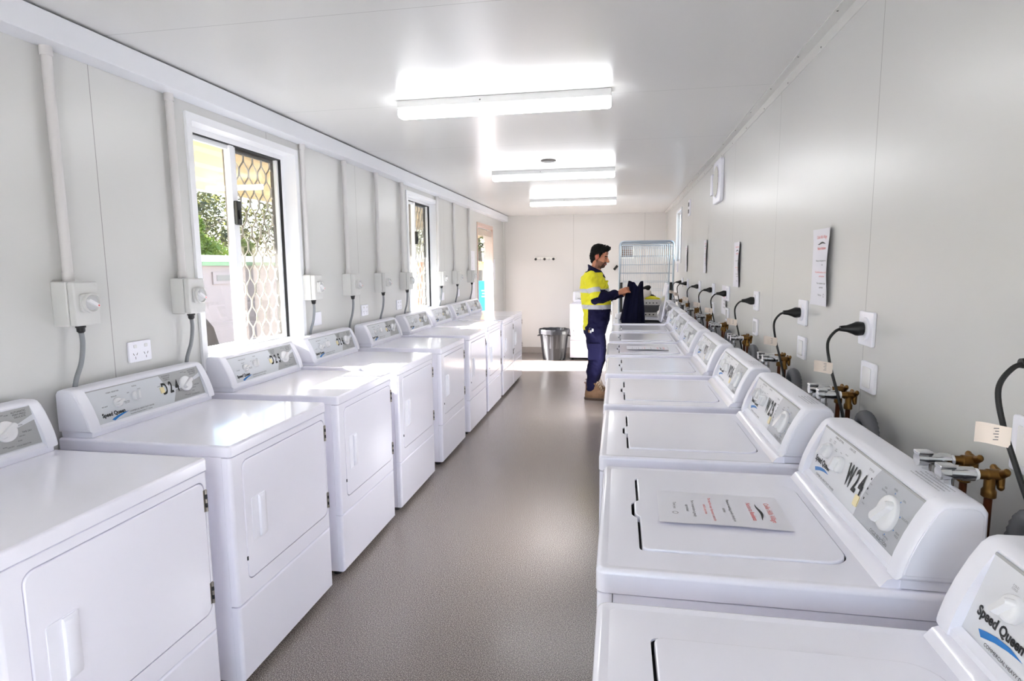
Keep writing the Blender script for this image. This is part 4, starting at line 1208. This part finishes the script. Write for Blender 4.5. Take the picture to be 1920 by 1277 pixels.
# ================================================================== THE MAN
def remesh(mb, name, voxel, smooth_it, smooth_f=0.5):
    """union of overlapping shapes -> one continuous surface"""
    me = bpy.data.meshes.new(name)
    me.from_pydata([Vector(q) for q in mb.v], [], mb.f)
    bm = bmesh.new(); bm.from_mesh(me); bmesh.ops.recalc_face_normals(bm, faces=bm.faces[:]); bm.to_mesh(me); bm.free()
    ob = bpy.data.objects.new(name, me); COL.objects.link(ob)
    md = ob.modifiers.new('r', 'REMESH'); md.mode = 'VOXEL'; md.voxel_size = voxel
    if smooth_it:
        ms = ob.modifiers.new('s', 'SMOOTH'); ms.iterations = smooth_it; ms.factor = smooth_f
    dg = bpy.context.evaluated_depsgraph_get()
    me2 = bpy.data.meshes.new_from_object(ob.evaluated_get(dg))
    bpy.data.objects.remove(ob); bpy.data.meshes.remove(me)
    return me2
def finish(me, name, mats, rule, parent, displace=None):
    if displace:
        me.update()
        nr = [v.normal.copy() for v in me.vertices]
        for v, n_ in zip(me.vertices, nr): v.co += n_ * displace(v.co, n_)
    me.materials.clear()
    for m in mats: me.materials.append(m)
    me.polygons.foreach_set('material_index', [rule(p.center) if rule else 0 for p in me.polygons])
    me.polygons.foreach_set('use_smooth', [True] * len(me.polygons))
    me.name = name; me.update()
    ob = bpy.data.objects.new(name, me); COL.objects.link(ob); ob.parent = parent
    return ob
def capsule(b, p, q, r0, r1, n=16, k=3):
    p, q = Vector(p), Vector(q); d = q - p; L = d.length; d.normalize()
    prof = [(-r0 * math.cos(math.pi / 2 * i / k) * 1.0, r0 * math.sin(math.pi / 2 * i / k)) for i in range(1, k + 1)]
    prof += [(L + r1 * math.sin(math.pi / 2 * i / k), r1 * math.cos(math.pi / 2 * i / k)) for i in range(0, k)]
    b.lathe(p, d, prof, n)
def chain(b, pts, n=16):
    for (p, r0), (q, r1) in zip(pts[:-1], pts[1:]): capsule(b, p, q, r0, r1, n)

MX, MY = -0.265, 6.85                 # the man's base; he faces +x
man = empty('person', (MX, MY, 0), 0, 'man in yellow and navy work clothes holding navy trousers over an open washer', 'person')
HEADC = Vector((0.045, 0.0, 1.625))
HROT = Matrix.Rotation(math.radians(-14), 3, 'Z') @ Matrix.Rotation(math.radians(13), 3, 'Y')
def hp(x, y, z): return HEADC + HROT @ Vector((x, y, z))
# joint positions (local)
SH_R, EL_R, WR_R = Vector((-0.055, -0.195, 1.405)), Vector((0.02, -0.245, 1.165)), Vector((0.262, -0.15, 1.225))
SH_L, EL_L, WR_L = Vector((-0.035, 0.185, 1.405)), Vector((0.09, 0.235, 1.15)), Vector((0.33, 0.115, 1.205))
b = MB()
# trunk, legs
for z, rx, ry, cx in ((.90, .10, .15, -.02), (1.0, .095, .14, 0.0), (1.12, .10, .145, .01), (1.25, .11, .16, .01), (1.36, .10, .17, -.01)):
    b.ell((cx, 0, z), rx, ry, .10)
for s, kx in ((-1, .0), (1, .0)):
    chain(b, [((-.02, s * .085, .88), .075), ((.0 + kx * .4, s * .095, .50), .052), ((-.045 + kx * .5, s * .10, .11), .036)])
    chain(b, [((-.045 + kx * .5, s * .10, .08), .038), ((.07 + kx * .5, s * .105, .05), .034), ((.13 + kx * .5, s * .11, .045), .03)])
for sh, el, wr in ((SH_R, EL_R, WR_R), (SH_L, EL_L, WR_L)):
    chain(b, [(sh, .052), (el, .040), (wr, .027)])
capsule(b, (-.015, 0, 1.40), (.02, 0, 1.56), .058, .056)       # neck
# head
def he(x, y, z, rx, ry, rz, **k): b.ell(hp(x, y, z), rx, ry, rz, rot=HROT, nu=24, nv=16)
he(-.012, 0, .035, .094, .074, .092)          # cranium
he(.028, 0, -.02, .064, .062, .085)           # face
he(.050, 0, -.088, .034, .036, .030)          # chin
he(.018, 0, -.070, .052, .054, .040)          # jaw
he(.066, 0, .020, .026, .048, .016)           # brow
he(.068, 0, .052, .018, .046, .03)            # forehead
for s in (-1, 1):
    he(.058, s * .036, -.028, .022, .020, .022)           # cheek bone
    he(.066, s * .028, .000, .0105, .013, .010)           # eyelid
    he(-.010, s * .074, -.012, .020, .010, .034)          # ear
    he(-.018, s * .080, .004, .014, .007, .02)
capsule(b, hp(.086, 0, .012), hp(.112, 0, -.030), .0085, .0125, 12)      # nose ridge
he(.103, 0, -.034, .014, .018, .010)          # nose tip/wings
he(.086, 0, -.060, .014, .022, .0065)         # upper lip
he(.083, 0, -.072, .013, .020, .0065)         # lower lip
# hands: palm, four fingers, thumb
def hand(wr, fwd, side, upv, s):
    """fwd: wrist to knuckles, side: towards the thumb, upv: back of the hand"""
    P = lambda a, c, d: wr + fwd * a + side * c + upv * d
    capsule(b, P(-.02, 0, 0), P(.02, 0, 0), .026, .026)
    for c in (-.028, -.010, .009, .027): capsule(b, P(.015, c * .7, 0), P(.082, c, .002), .0155, .0120, 10)
    for c, l, cu in ((-.031, .80, 1.15), (-.011, .95, 1.0), (.010, 1.0, .9), (.029, .92, .75)):
        p0 = P(.082, c, .002); a1, a2, a3 = cu * .5, cu * 1.05, cu * 1.5
        p1 = p0 + (fwd * math.cos(a1) - upv * math.sin(a1)) * .042 * l
        p2 = p1 + (fwd * math.cos(a2) - upv * math.sin(a2)) * .027 * l
        p3 = p2 + (fwd * math.cos(a3) - upv * math.sin(a3)) * .020 * l
        for q0, q1, r0, r1 in ((p0, p1, .0100, .0090), (p1, p2, .0090, .0082), (p2, p3, .0082, .0070)): capsule(b, q0, q1, r0, r1, 10)
    t0, t1 = P(.012, .026, -.006), P(.045, .046, -.022)
    capsule(b, t0, t1, .0145, .0115, 10); capsule(b, t1, P(.078, .040, -.038), .0112, .0090, 10); capsule(b, P(.078, .040, -.038), P(.098, .030, -.046), .0090, .0075, 10)
HF = Vector((.86, .22, .32)).normalized()
HS = Vector((-.18, .55, .80)); HS = (HS - HF * HS.dot(HF)).normalized()
HU = HS.cross(HF) * 1.0
if HU.y > 0: HU = -HU
hand(WR_R + HF * .012, HF, HS, HU, 1)
HF2 = Vector((.84, -.30, .40)).normalized()
HS2 = Vector((-.2, -.5, .8)); HS2 = (HS2 - HF2 * HS2.dot(HF2)).normalized()
HU2 = HS2.cross(HF2)
if HU2.y < 0: HU2 = -HU2
hand(WR_L + HF2 * .012, HF2, HS2, HU2, -1)
me = remesh(b, 'body', .0045, 4)
HI = HROT.transposed()
def skin_rule(c):
    q = HI @ (Vector(c) - HEADC)
    if c.z > 1.45:
        ax = abs(q.y)
        if q.x > .07 and -.077 < q.z < -.054 and ax < .022 and q.x > .078: return 1          # lips
        if q.x > .055 and -.054 <= q.z < -.041 and ax < .034: return 2                          # moustache
        if q.x > .038 and q.z < -.066 and ax < .034 and q.z > -.125: return 2                   # chin beard
        if q.x > .052 and ax >= .020 and ax < .036 and -.10 < q.z < -.05: return 2
        if q.x > -.012 and q.z < -.036 - .25 * max(0, q.x - .02) and q.z > -.125 and ax > .015: return 3   # stubble
        if q.x > .068 and .016 < q.z < .028 and .008 < ax < .046: return 4                      # eyebrow
        if q.x > .066 and -.005 < q.z < .0 and .016 < ax < .038: return 4                       # lash line
        if q.x < .01 and q.x > -.035 and ax > .070 and -.05 < q.z < .03: return 5               # ear
    return 0
finish(me, 'body', [M['skin'], M['lips'], M['beard'], M['stubble'], M['hair'], M['ear']], skin_rule, man)

# hair: cap plus swept tufts
b = MB()
def hh(x, y, z, rx, ry, rz): b.ell(hp(x, y, z), rx, ry, rz, rot=HROT, nu=20, nv=14)
hh(-.022, 0, .060, .098, .082, .086)
hh(-.060, 0, .010, .058, .070, .080)
hh(.036, 0, .098, .056, .060, .034)
hh(.060, 0, .108, .036, .048, .031)
hh(-.064, 0, -.045, .030, .050, .046)
rnd = random.Random(3)
for k in range(46):
    a = rnd.uniform(-.9, .9); x0 = rnd.uniform(-.09, .06)
    p = hp(x0, a * .06, .118 - abs(a) * .035 - max(0, -x0 - .03) * .5)
    d_ = HROT @ Vector((.030 + rnd.uniform(-.015, .012), rnd.uniform(-.012, .012), .020 + rnd.uniform(-.012, .016)))
    capsule(b, p, p + d_, .019, .006, 8, 2)
for k in range(14):
    a = -1 + 2 * k / 13
    p = hp(.058 - .02 * a * a, a * .052, .104 - .03 * a * a); capsule(b, p, p + HROT @ Vector((.012, .004 * a, .026 + rnd.uniform(-.016, .012))), .022, .009, 8, 2)
for s in (-1, 1):
    capsule(b, hp(.022, s * .066, .045), hp(.020, s * .070, -.004), .012, .007, 8, 2)           # sideburn
me = remesh(b, 'hair', .005, 2)
# keep the hair off the face: pull any vertex below the hair line inwards
for v in me.vertices:
    q = HI @ (v.co - HEADC)
    if q.x > .03 and q.z < .066 - .2 * abs(q.y) and abs(q.y) < .058:
        q.x = .03; q.z = min(q.z, .05); q *= .9; v.co = HEADC + HROT @ q
finish(me, 'hair', [M['hair']], None, man, lambda c, n_: .005 * noise.noise(c * 60) + .004 * abs(noise.noise(c * 130)))

def wrinkle(amp, sc, st=(1, 1, 1)):
    return lambda c, n_: amp * (noise.noise(Vector((c.x * sc * st[0], c.y * sc * st[1], c.z * sc * st[2]))) + .5 * abs(noise.noise(c * sc * 2.1)))
# shirt
b = MB()
def ring_t(z, x0, x1, ry, n=28, p=2.4):
    cx, rx = (x0 + x1) / 2, (x1 - x0) / 2; out = []
    for k in range(n):
        a = 2 * math.pi * k / n; c, s = math.cos(a), math.sin(a)
        out.append((cx + rx * math.copysign(abs(c) ** (2 / p), c), ry * math.copysign(abs(s) ** (2 / p), s), z))
    return out
b.loft([ring_t(.855, -.122, .150, .175), ring_t(.90, -.130, .160, .178), ring_t(1.0, -.138, .176, .172), ring_t(1.06, -.145, .182, .172), ring_t(1.15, -.165, .180, .178), ring_t(1.25, -.178, .166, .186), ring_t(1.33, -.176, .140, .19), ring_t(1.40, -.160, .105, .175), ring_t(1.445, -.125, .080, .12), ring_t(1.475, -.085, .065, .07)])
b.loft([ring_t(.800, -.138, -.03, .13), ring_t(.83, -.142, .02, .155), ring_t(.90, -.135, .05, .17)])      # shirt tail at the back
for sh, el, wr in ((SH_R, EL_R, WR_R), (SH_L, EL_L, WR_L)):
    chain(b, [(sh + Vector((0, 0, -.01)), .082), (sh.lerp(el, .5), .074), (el, .062), (el.lerp(wr, .5), .055), (wr - (wr - el).normalized() * .045, .041)])
me = remesh(b, 'shirt', .0045, 9)
def arm_t(c, sh, el, wr):
    best = (9, 0)
    for i, (p, q) in enumerate(((sh, el), (el, wr))):
        d_ = q - p; t = max(0, min(1, (c - p).dot(d_) / d_.length_squared)); ds = (c - p - d_ * t).length
        if ds < best[0]: best = (ds, i + t)
    return best
def shirt_rule(c):
    for sh, el, wr in ((SH_R, EL_R, WR_R), (SH_L, EL_L, WR_L)):
        ds, t = arm_t(c, sh, el, wr)
        if ds < .09 and (c.y * sh.y > 0) and abs(c.y) > .15 - max(0, t - .7) * .25:
            tt = t + (c.x - (sh.x + .03)) * 1.2
            if t > .98 or (t > .62 and c.x > .075 + (1.2 - c.z) * .2): return 1
            if t > .12:
                if .50 < t - (c.x - sh.x) * .5 < .70: return 2
                return 0
    if c.z > 1.452 and Vector((c.x - .0, c.y, 0)).length < .2 and c.z > 1.45 + (c.x) * .05: return 1
    if 1.040 < c.z < 1.090: return 2
    if 1.225 < c.z < 1.272: return 2
    if c.z < 1.040 and c.x > -.075: return 1
    return 0
def shirt_disp(c, n_):
    a = .015 * noise.noise(Vector((c.x * 8, c.y * 8, c.z * 15 + c.x * 10))) - .013 * abs(noise.noise(Vector((c.x * 12 + 3, c.y * 12, c.z * 20 - c.x * 16))))
    return a
finish(me, 'shirt', [M['hivis'], M['navy'], M['tape']], shirt_rule, man, shirt_disp)
b = MB(); rings = []                                             # collar
for z, rx, ry, fx in ((1.435, .105, .098, .010), (1.475, .088, .082, .004), (1.515, .078, .074, -.012), (1.518, .070, .067, -.012), (1.47, .078, .074, .0)):
    rings.append([(.0 + fx + rx * math.cos(a) * 1.0, ry * math.sin(a), z - .035 * math.cos(a) - .01) for a in [2 * math.pi * k / 32 for k in range(32)]])
b.loft(rings, False, False); b.build('collar', M['navy'], man, recalc=False)
b = MB(); b.rbox(.110, .138, -.105, -.025, 1.285, 1.360, .006, axis='x', rr=.008); b.rbox(.114, .144, -.108, -.022, 1.340, 1.362, .004, axis='x', rr=.006)
pk = b.build('pocket', M['hivis'], man); 
# trousers
b = MB()
for z, x0, x1, ry in ((.86, -.125, .135, .165),): pass
b.loft([ring_t(.76, -.138, .125, .170), ring_t(.82, -.135, .138, .172), ring_t(.88, -.122, .140, .165), ring_t(.92, -.11, .13, .155)])
KN_R, AN_R = Vector((.030, -.100, .48)), Vector((-.036, -.105, .145))
KN_L, AN_L = Vector((.050, .100, .48)), Vector((-.024, .108, .145))
for s, kn, an in ((-1, KN_R, AN_R), (1, KN_L, AN_L)):
    hp_ = Vector((-.005, s * .085, .82)); 
    chain(b, [(hp_, .118), (hp_.lerp(kn, .5), .104), (kn, .090), (kn.lerp(an, .5) + Vector((-.012, 0, 0)), .084), (an + Vector((.004, 0, .06)), .066), (an, .054)])
me = remesh(b, 'trousers', .008, 6)
def tro_disp(c, n_):
    low = max(0, .42 - c.z) * 1.6
    return (.014 + .016 * low) * noise.noise(Vector((c.x * 9, c.y * 9, c.z * (13 + 16 * low)))) - .012 * abs(noise.noise(Vector((c.x * 14, c.y * 14, c.z * 17 + c.x * 12))))
finish(me, 'trousers', [M['navy']], None, man, tro_disp)
b = MB(); b.rbox(-.070, .068, -.2165, -.17, .475, .655, .008, axis='y', rr=.02); b.rbox(-.076, .074, -.2205, -.18, .615, .665, .006, axis='y', rr=.015)
cp = b.build('cargo_pocket', M['navy'], man)
# boots
def boot(ax, s):
    b = MB()
    def foot(z, xh, xt, hy, n=28):
        out = []
        for k in range(n):
            a = 2 * math.pi * k / n; c, sn = math.cos(a), math.sin(a)
            x = (xh + xt) / 2 + (xt - xh) / 2 * math.copysign(abs(c) ** .8, c)
            out.append((x, hy * math.copysign(abs(sn) ** .8, sn) * (1.0 - .10 * (x < 0.0)), z))
        return out
    b.loft([foot(.022, -.082, .210, .050), foot(.05, -.086, .208, .052), foot(.078, -.082, .196, .050), foot(.098, -.078, .160, .046), foot(.115, -.075, .115, .043), foot(.14, -.074, .085, .043), foot(.18, -.074, .066, .045), foot(.20, -.074, .06, .046)])
    up = remesh(b, 'boot', .006, 3)
    ob = finish(up, 'boot', [M['suede']], None, man, lambda c, n_: .002 * noise.noise(c * 40))
    ob.location = (ax.x, ax.y, 0); ob.rotation_euler = (0, 0, s * .10)
    b = MB(); b.loft([foot(0, -.085, .212, .052), foot(.006, -.090, .218, .056), foot(.026, -.090, .218, .057), foot(.03, -.086, .212, .053)]); b.build('sole', M['sole'], ob)
    b = MB()
    for k in range(5):
        x = .115 - k * .016; z = .116 + k * .021
        b.tube([(x + .004, -.036, z - .012), (x + .014, 0, z + .006), (x + .002, .036, z + .004)], .0032, 6, smooth=3); b.tube([(x + .004, .036, z - .012), (x + .014, 0, z + .007), (x + .002, -.036, z + .004)], .0032, 6, smooth=3)
    for s2 in (-1, 1): b.tube([(.06, s2 * .01, .20), (.085, s2 * .03, .205), (.10, s2 * .035, .175), (.105, s2 * .03, .14)], .003, 6, smooth=4)
    b.build('laces', M['lace'], ob)
    b = MB(); b.tube([(-.07, 0, .18), (-.084, 0, .19), (-.086, 0, .20), (-.072, 0, .202)], .004, 6, smooth=4); b.build('pull_tab', M['suede'], ob)
boot(Vector((-.025, -.105, 0)), -1); boot(Vector((-.022, .11, 0)), 1)
# keys at his hip
t = empty('key_ring', (MX - .045, MY - .188, .825), 0, 'small bunch of keys and tags hanging at the man\'s hip', 'keys')
b = MB(); b.tube([(.012 * math.cos(a), 0, .012 * math.sin(a)) for a in [k * math.pi / 8 for k in range(17)]], .0015, 6); b.build('ring', M['chrome'], t)
for k, (dx, dz, m_) in enumerate(((-.014, -.025, 'brass'), (.004, -.03, 'chrome'), (.026, -.012, 'knob'))):
    b = MB(); b.rbox(dx - .010, dx + .010, -.010 - k * .003, -.008 - k * .003, dz - .016, dz + .016, .0008, axis='y', rr=.005); b.build('key' if k < 2 else 'tag', M[m_], t)

# the navy trousers he holds over the machine
b = MB(); rings = []; nA = 60; nZ = 34
for j in range(nZ):
    t_ = j / (nZ - 1); zz = 1.345 - t_ * .475
    hxw = .078 + .050 * t_; cx = .180 - .012 * t_ - .02 * math.sin(t_ * 2)
    ring = []
    for k in range(nA):
        a = 2 * math.pi * k / nA; c, s_ = math.cos(a), math.sin(a)
        fold = 1 + (.10 + .22 * t_) * math.sin(a * 5 + 1.2 + .6 * math.sin(t_ * 4)) * .5 + .06 * math.sin(a * 11 + t_ * 3)
        x = cx + hxw * c * fold; y = MY - .045 + (.085 + .045 * t_) * s_ * fold
        top = 0
        if t_ < .25: top = -.055 * (1 - t_ / .25) * math.exp(-((x - cx - .022) / .030) ** 2) + .012 * (1 - t_ / .25) * math.sin(a * 3)
        ring.append((x, y, zz + top))
    rings.append(ring)
b.loft(rings, False, True)
inner = [[(q[0] + (.17 - q[0]) * .12, q[1] + (MY - .045 - q[1]) * .12, q[2] - .002) for q in r_] for r_ in rings[:12]]
b.loft([rings[0]] + inner, False, True)
tag(b.build('trousers', M['navydk'], angle=80, recalc=False), 'dark navy work trousers the man lowers into the open washer', 'trousers')

# ================================================================== OUTSIDE
GZ = -0.45
b = MB(); b.box(-60, XL - 0.115, -30, 60, GZ - .1, GZ); struct(b, 'ground', M['concrete'])
b = MB(); b.box(XL - 0.115, 60, -30, YF - 0.1, GZ - .1, GZ); b.box(XR + 0.095, 60, YF - 0.1, 60, GZ - .1, GZ); struct(b, 'ground_far', M['paving'])
# verandah roof over the windows: ribbed soffit sheets on a sloping frame
t = empty('verandah_roof', (-2.7, 5, 2.3), 0, 'cream ribbed verandah roof outside the windows', 'roof')
xa, za, xb, zb = -2.13, 2.47, -3.2, 2.128
b = MB(); prof = []
ns = 60
for k in range(ns + 1):
    f = k / ns; prof.append((xa + (xb - xa) * f + 2.7, za + (zb - za) * f - 2.3 + (.014 if (k % 10) in (0, 1) else 0)))
prof2 = [(x, z + .03) for x, z in reversed(prof)]
b.loft([[(x, yy, z) for x, z in prof + prof2] for yy in (-7, 8)]); b.build('sheeting', M['cream'], t)
b = MB(); b.box(xb + 2.7 - .03, xb + 2.7, -7, 8, zb - 2.3 - .0, zb - 2.3 + .12); b.build('fascia', M['offwhite'], t)
for yy in (-1.9, 1.25, 4.9):
    b = MB(); b.box(xb + 2.7 + .02, xb + 2.7 + .09, yy - .035, yy + .035, GZ - 2.3, zb - 2.3 + .02); b.build('post', M['offwhite'], t)
# neighbouring shed
t = empty('shed', (-8.0, 11, GZ), 0, 'long pale shed with green gutter across the yard', 'shed')
b = MB(); b.box(-1.6, 1.1, -9, 9, 0, 2.09); b.build('wall', M['shedwall'], t)
b = MB(); b.box(1.1, 1.20, -9.05, 9.05, 2.04, 2.11); b.build('gutter', M['green'], t)
b = MB(); b.box(-1.7, 1.22, -9.1, 9.1, 2.11, 2.215); b.build('roof', M['offwhite'], t)
for yc in (-1.45, 3.2):
    b = MB(); b.box(1.1, 1.13, yc - .36, yc + .36, 1.72, 1.93); wf = b.build('window', M['shedwall'], t)
    b = MB(); b.box(1.13, 1.134, yc - .27, yc + .27, 1.775, 1.875); b.build('pane', M['darkgrey'], wf)
# padded chair left outside the near window
t = empty('outdoor_chair', (-2.74, 3.83, GZ + .035), math.radians(-90), 'brown padded chair seen through the near window', 'chair')
b = MB(); b.rbox(-.28, .28, -.28, .28, .46, .58, .04, axis='z', rr=.08); b.build('seat', M['brownpad'], t)
b = MB(); rings = []
for zz, hw_, th in ((.56, .25, .05), (.9, .26, .075), (1.3, .25, .08), (1.5, .21, .07), (1.6, .13, .05), (1.625, .05, .02)):
    rings.append([(a, -.25 + c - (zz - .56) * .1, zz) for a, c in rrect(-hw_, hw_, -th, th, th * .9)])
b.loft(rings); b.build('backrest', M['brownpad'], t)
for sx in (-1, 1):
    for sy in (-1, 1):
        b = MB(); b.tube([(sx * .24, sy * .24, 0), (sx * .22, sy * .22, .47)], .018, 8); b.build('leg', M['darkgrey'], t)
# things beyond the doorway
t = empty('timber_pergola', (-3.62, 14.6, GZ), 0, 'orange timber frame standing outside the doorway', 'pergola')
for dx, dy in ((0, 0), (0, 1.6), (-1.4, 0), (-1.4, 1.6)):
    b = MB(); b.box(dx - .05, dx + .05, dy - .05, dy + .05, 0, 2.0); b.build('post', M['timber'], t)
for dx in (0, -1.4):
    b = MB(); b.box(dx - .04, dx + .04, -.2, 1.8, 1.9, 2.05); b.build('beam', M['timber'], t)
for k in range(5):
    b = MB(); b.box(-1.6, .2, k * .38, .06 + k * .38, 2.05, 2.12); b.build('rafter', M['timber'], t)
t = empty('wheelie_bin', (-5.95, 26.0, GZ), .2, 'bright blue bin standing in the yard, seen through the doorway', 'bin')
b = MB(); b.loft([[(a, c, z) for a, c in rrect(-w_, w_, -w_, w_, .05)] for z, w_ in ((.06, .24), (.5, .28), (1.25, .31))]); b.build('tub', M['bluebin'], t)
b = MB(); b.rbox(-.33, .33, -.33, .35, 1.25, 1.37, .02, axis='z', rr=.05); b.build('lid', M['bluebin'], t)
b = MB()
for k in range(3): b.quad((.0, -.315, .95 - k * .13), (1, 0, 0), (0, 0, 1), .2 - .05 * (k % 2), .05)
b.build('sticker', M['offwhite'], t, recalc=False)
for sx in (-1, 1):
    b = MB(); b.lathe((sx * .2 - .02, .2, .08), (1, 0, 0), [(0, .08), (.04, .08)], 16); b.build('wheel', M['rubber'], t)

def tree(name, label, x, y, h, r, m, seed, n, leaf, trunk=True, zc=None, cat='tree', group='trees beyond the yard'):
    t = empty(name, (x, y, GZ), 0, label, cat, group)
    rn = random.Random(seed)
    zc = h * .62 if zc is None else zc
    if trunk:
        b = MB(); b.tube([(0, 0, 0), (.1, .05, h * .3), (-.05, .1, h * .6), (.05, .0, h * .85)], [.22, .06], 10, smooth=4)
        for k in range(7):
            a = rn.uniform(0, 6.28); z_ = h * rn.uniform(.3, .7); b.tube([(0, 0, z_), (math.cos(a) * r * .4, math.sin(a) * r * .4, z_ + h * .12), (math.cos(a) * r * .75, math.sin(a) * r * .75, z_ + h * .2)], [.07, .02], 7, smooth=3)
        b.build('trunk', M['bark'], t)
    clumps = [(rn.gauss(0, .45) * r, rn.gauss(0, .45) * r, zc + rn.gauss(0, .38) * h * .42, rn.uniform(.22, .42) * r) for _ in range(26 if trunk else 9)]
    b = MB(); vs = []; fs = []
    for k in range(n):
        cx, cy_, cz, cr = clumps[rn.randrange(len(clumps))]
        while True:
            q = Vector((rn.uniform(-1, 1), rn.uniform(-1, 1), rn.uniform(-1, 1)))
            if .35 < q.length < 1: break
        c = Vector((cx, cy_, cz)) + q * cr
        if c.z < .1: c.z = .1 + rn.random() * .3
        a = Vector((rn.uniform(-1, 1), rn.uniform(-1, 1), rn.uniform(-1, .6))).normalized(); p = a.orthogonal().normalized(); p = Matrix.Rotation(rn.uniform(0, 6.28), 3, a) @ p
        l = leaf * rn.uniform(.6, 1.3); i = len(vs)
        vs += [c - a * l, c + p * l * .38, c + a * l, c - p * l * .38]; fs.append((i, i + 1, i + 2, i + 3))
    b.add(vs, fs); b.build('crown', m, t, smooth=False, recalc=False)
TREES = [(-13.5, 12.5, 6.6, 2.6, 'leafa', 'gum tree with pale yellow-green leaves seen through the near window'),
         (-16.0, 17.5, 8.0, 3.2, 'leafb', 'olive-green tree behind the shed, straight through the near window grille'),
         (-15.0, 26.5, 7.0, 3.0, 'leafa', 'yellow-green tree behind the shed, seen in the far window'),
         (-22.0, 27.5, 8.5, 3.6, 'leafb', 'tall olive-green tree farther back behind the shed'),
         (-7.9, 33.0, 7.5, 2.6, 'leafb', 'dark olive tree beyond the timber frame outside the doorway'),
         (-14.5, 35.0, 8.0, 3.2, 'leafa', 'gum tree far behind the doorway'),
         (-19.0, 9.0, 8.5, 3.2, 'leafb', 'olive-green tree at the near end behind the shed')]
for i, (x, y, h_, r_, m_, l) in enumerate(TREES): tree('gum_tree', l, x, y, h_, r_, M[m_], 10 + i, 9000, .13)
tree('shrub', 'bright green shrub just above the shed roof line', -11.3, 14.3, 2.9, 1.15, M['leafc'], 40, 5000, .09, False, 2.15, 'shrub', None)
tree('shrub', 'lime green shrub behind the shed, seen through the grille', -11.9, 17.6, 2.9, 1.25, M['leafc'], 41, 5000, .09, False, 2.05, 'shrub', None)
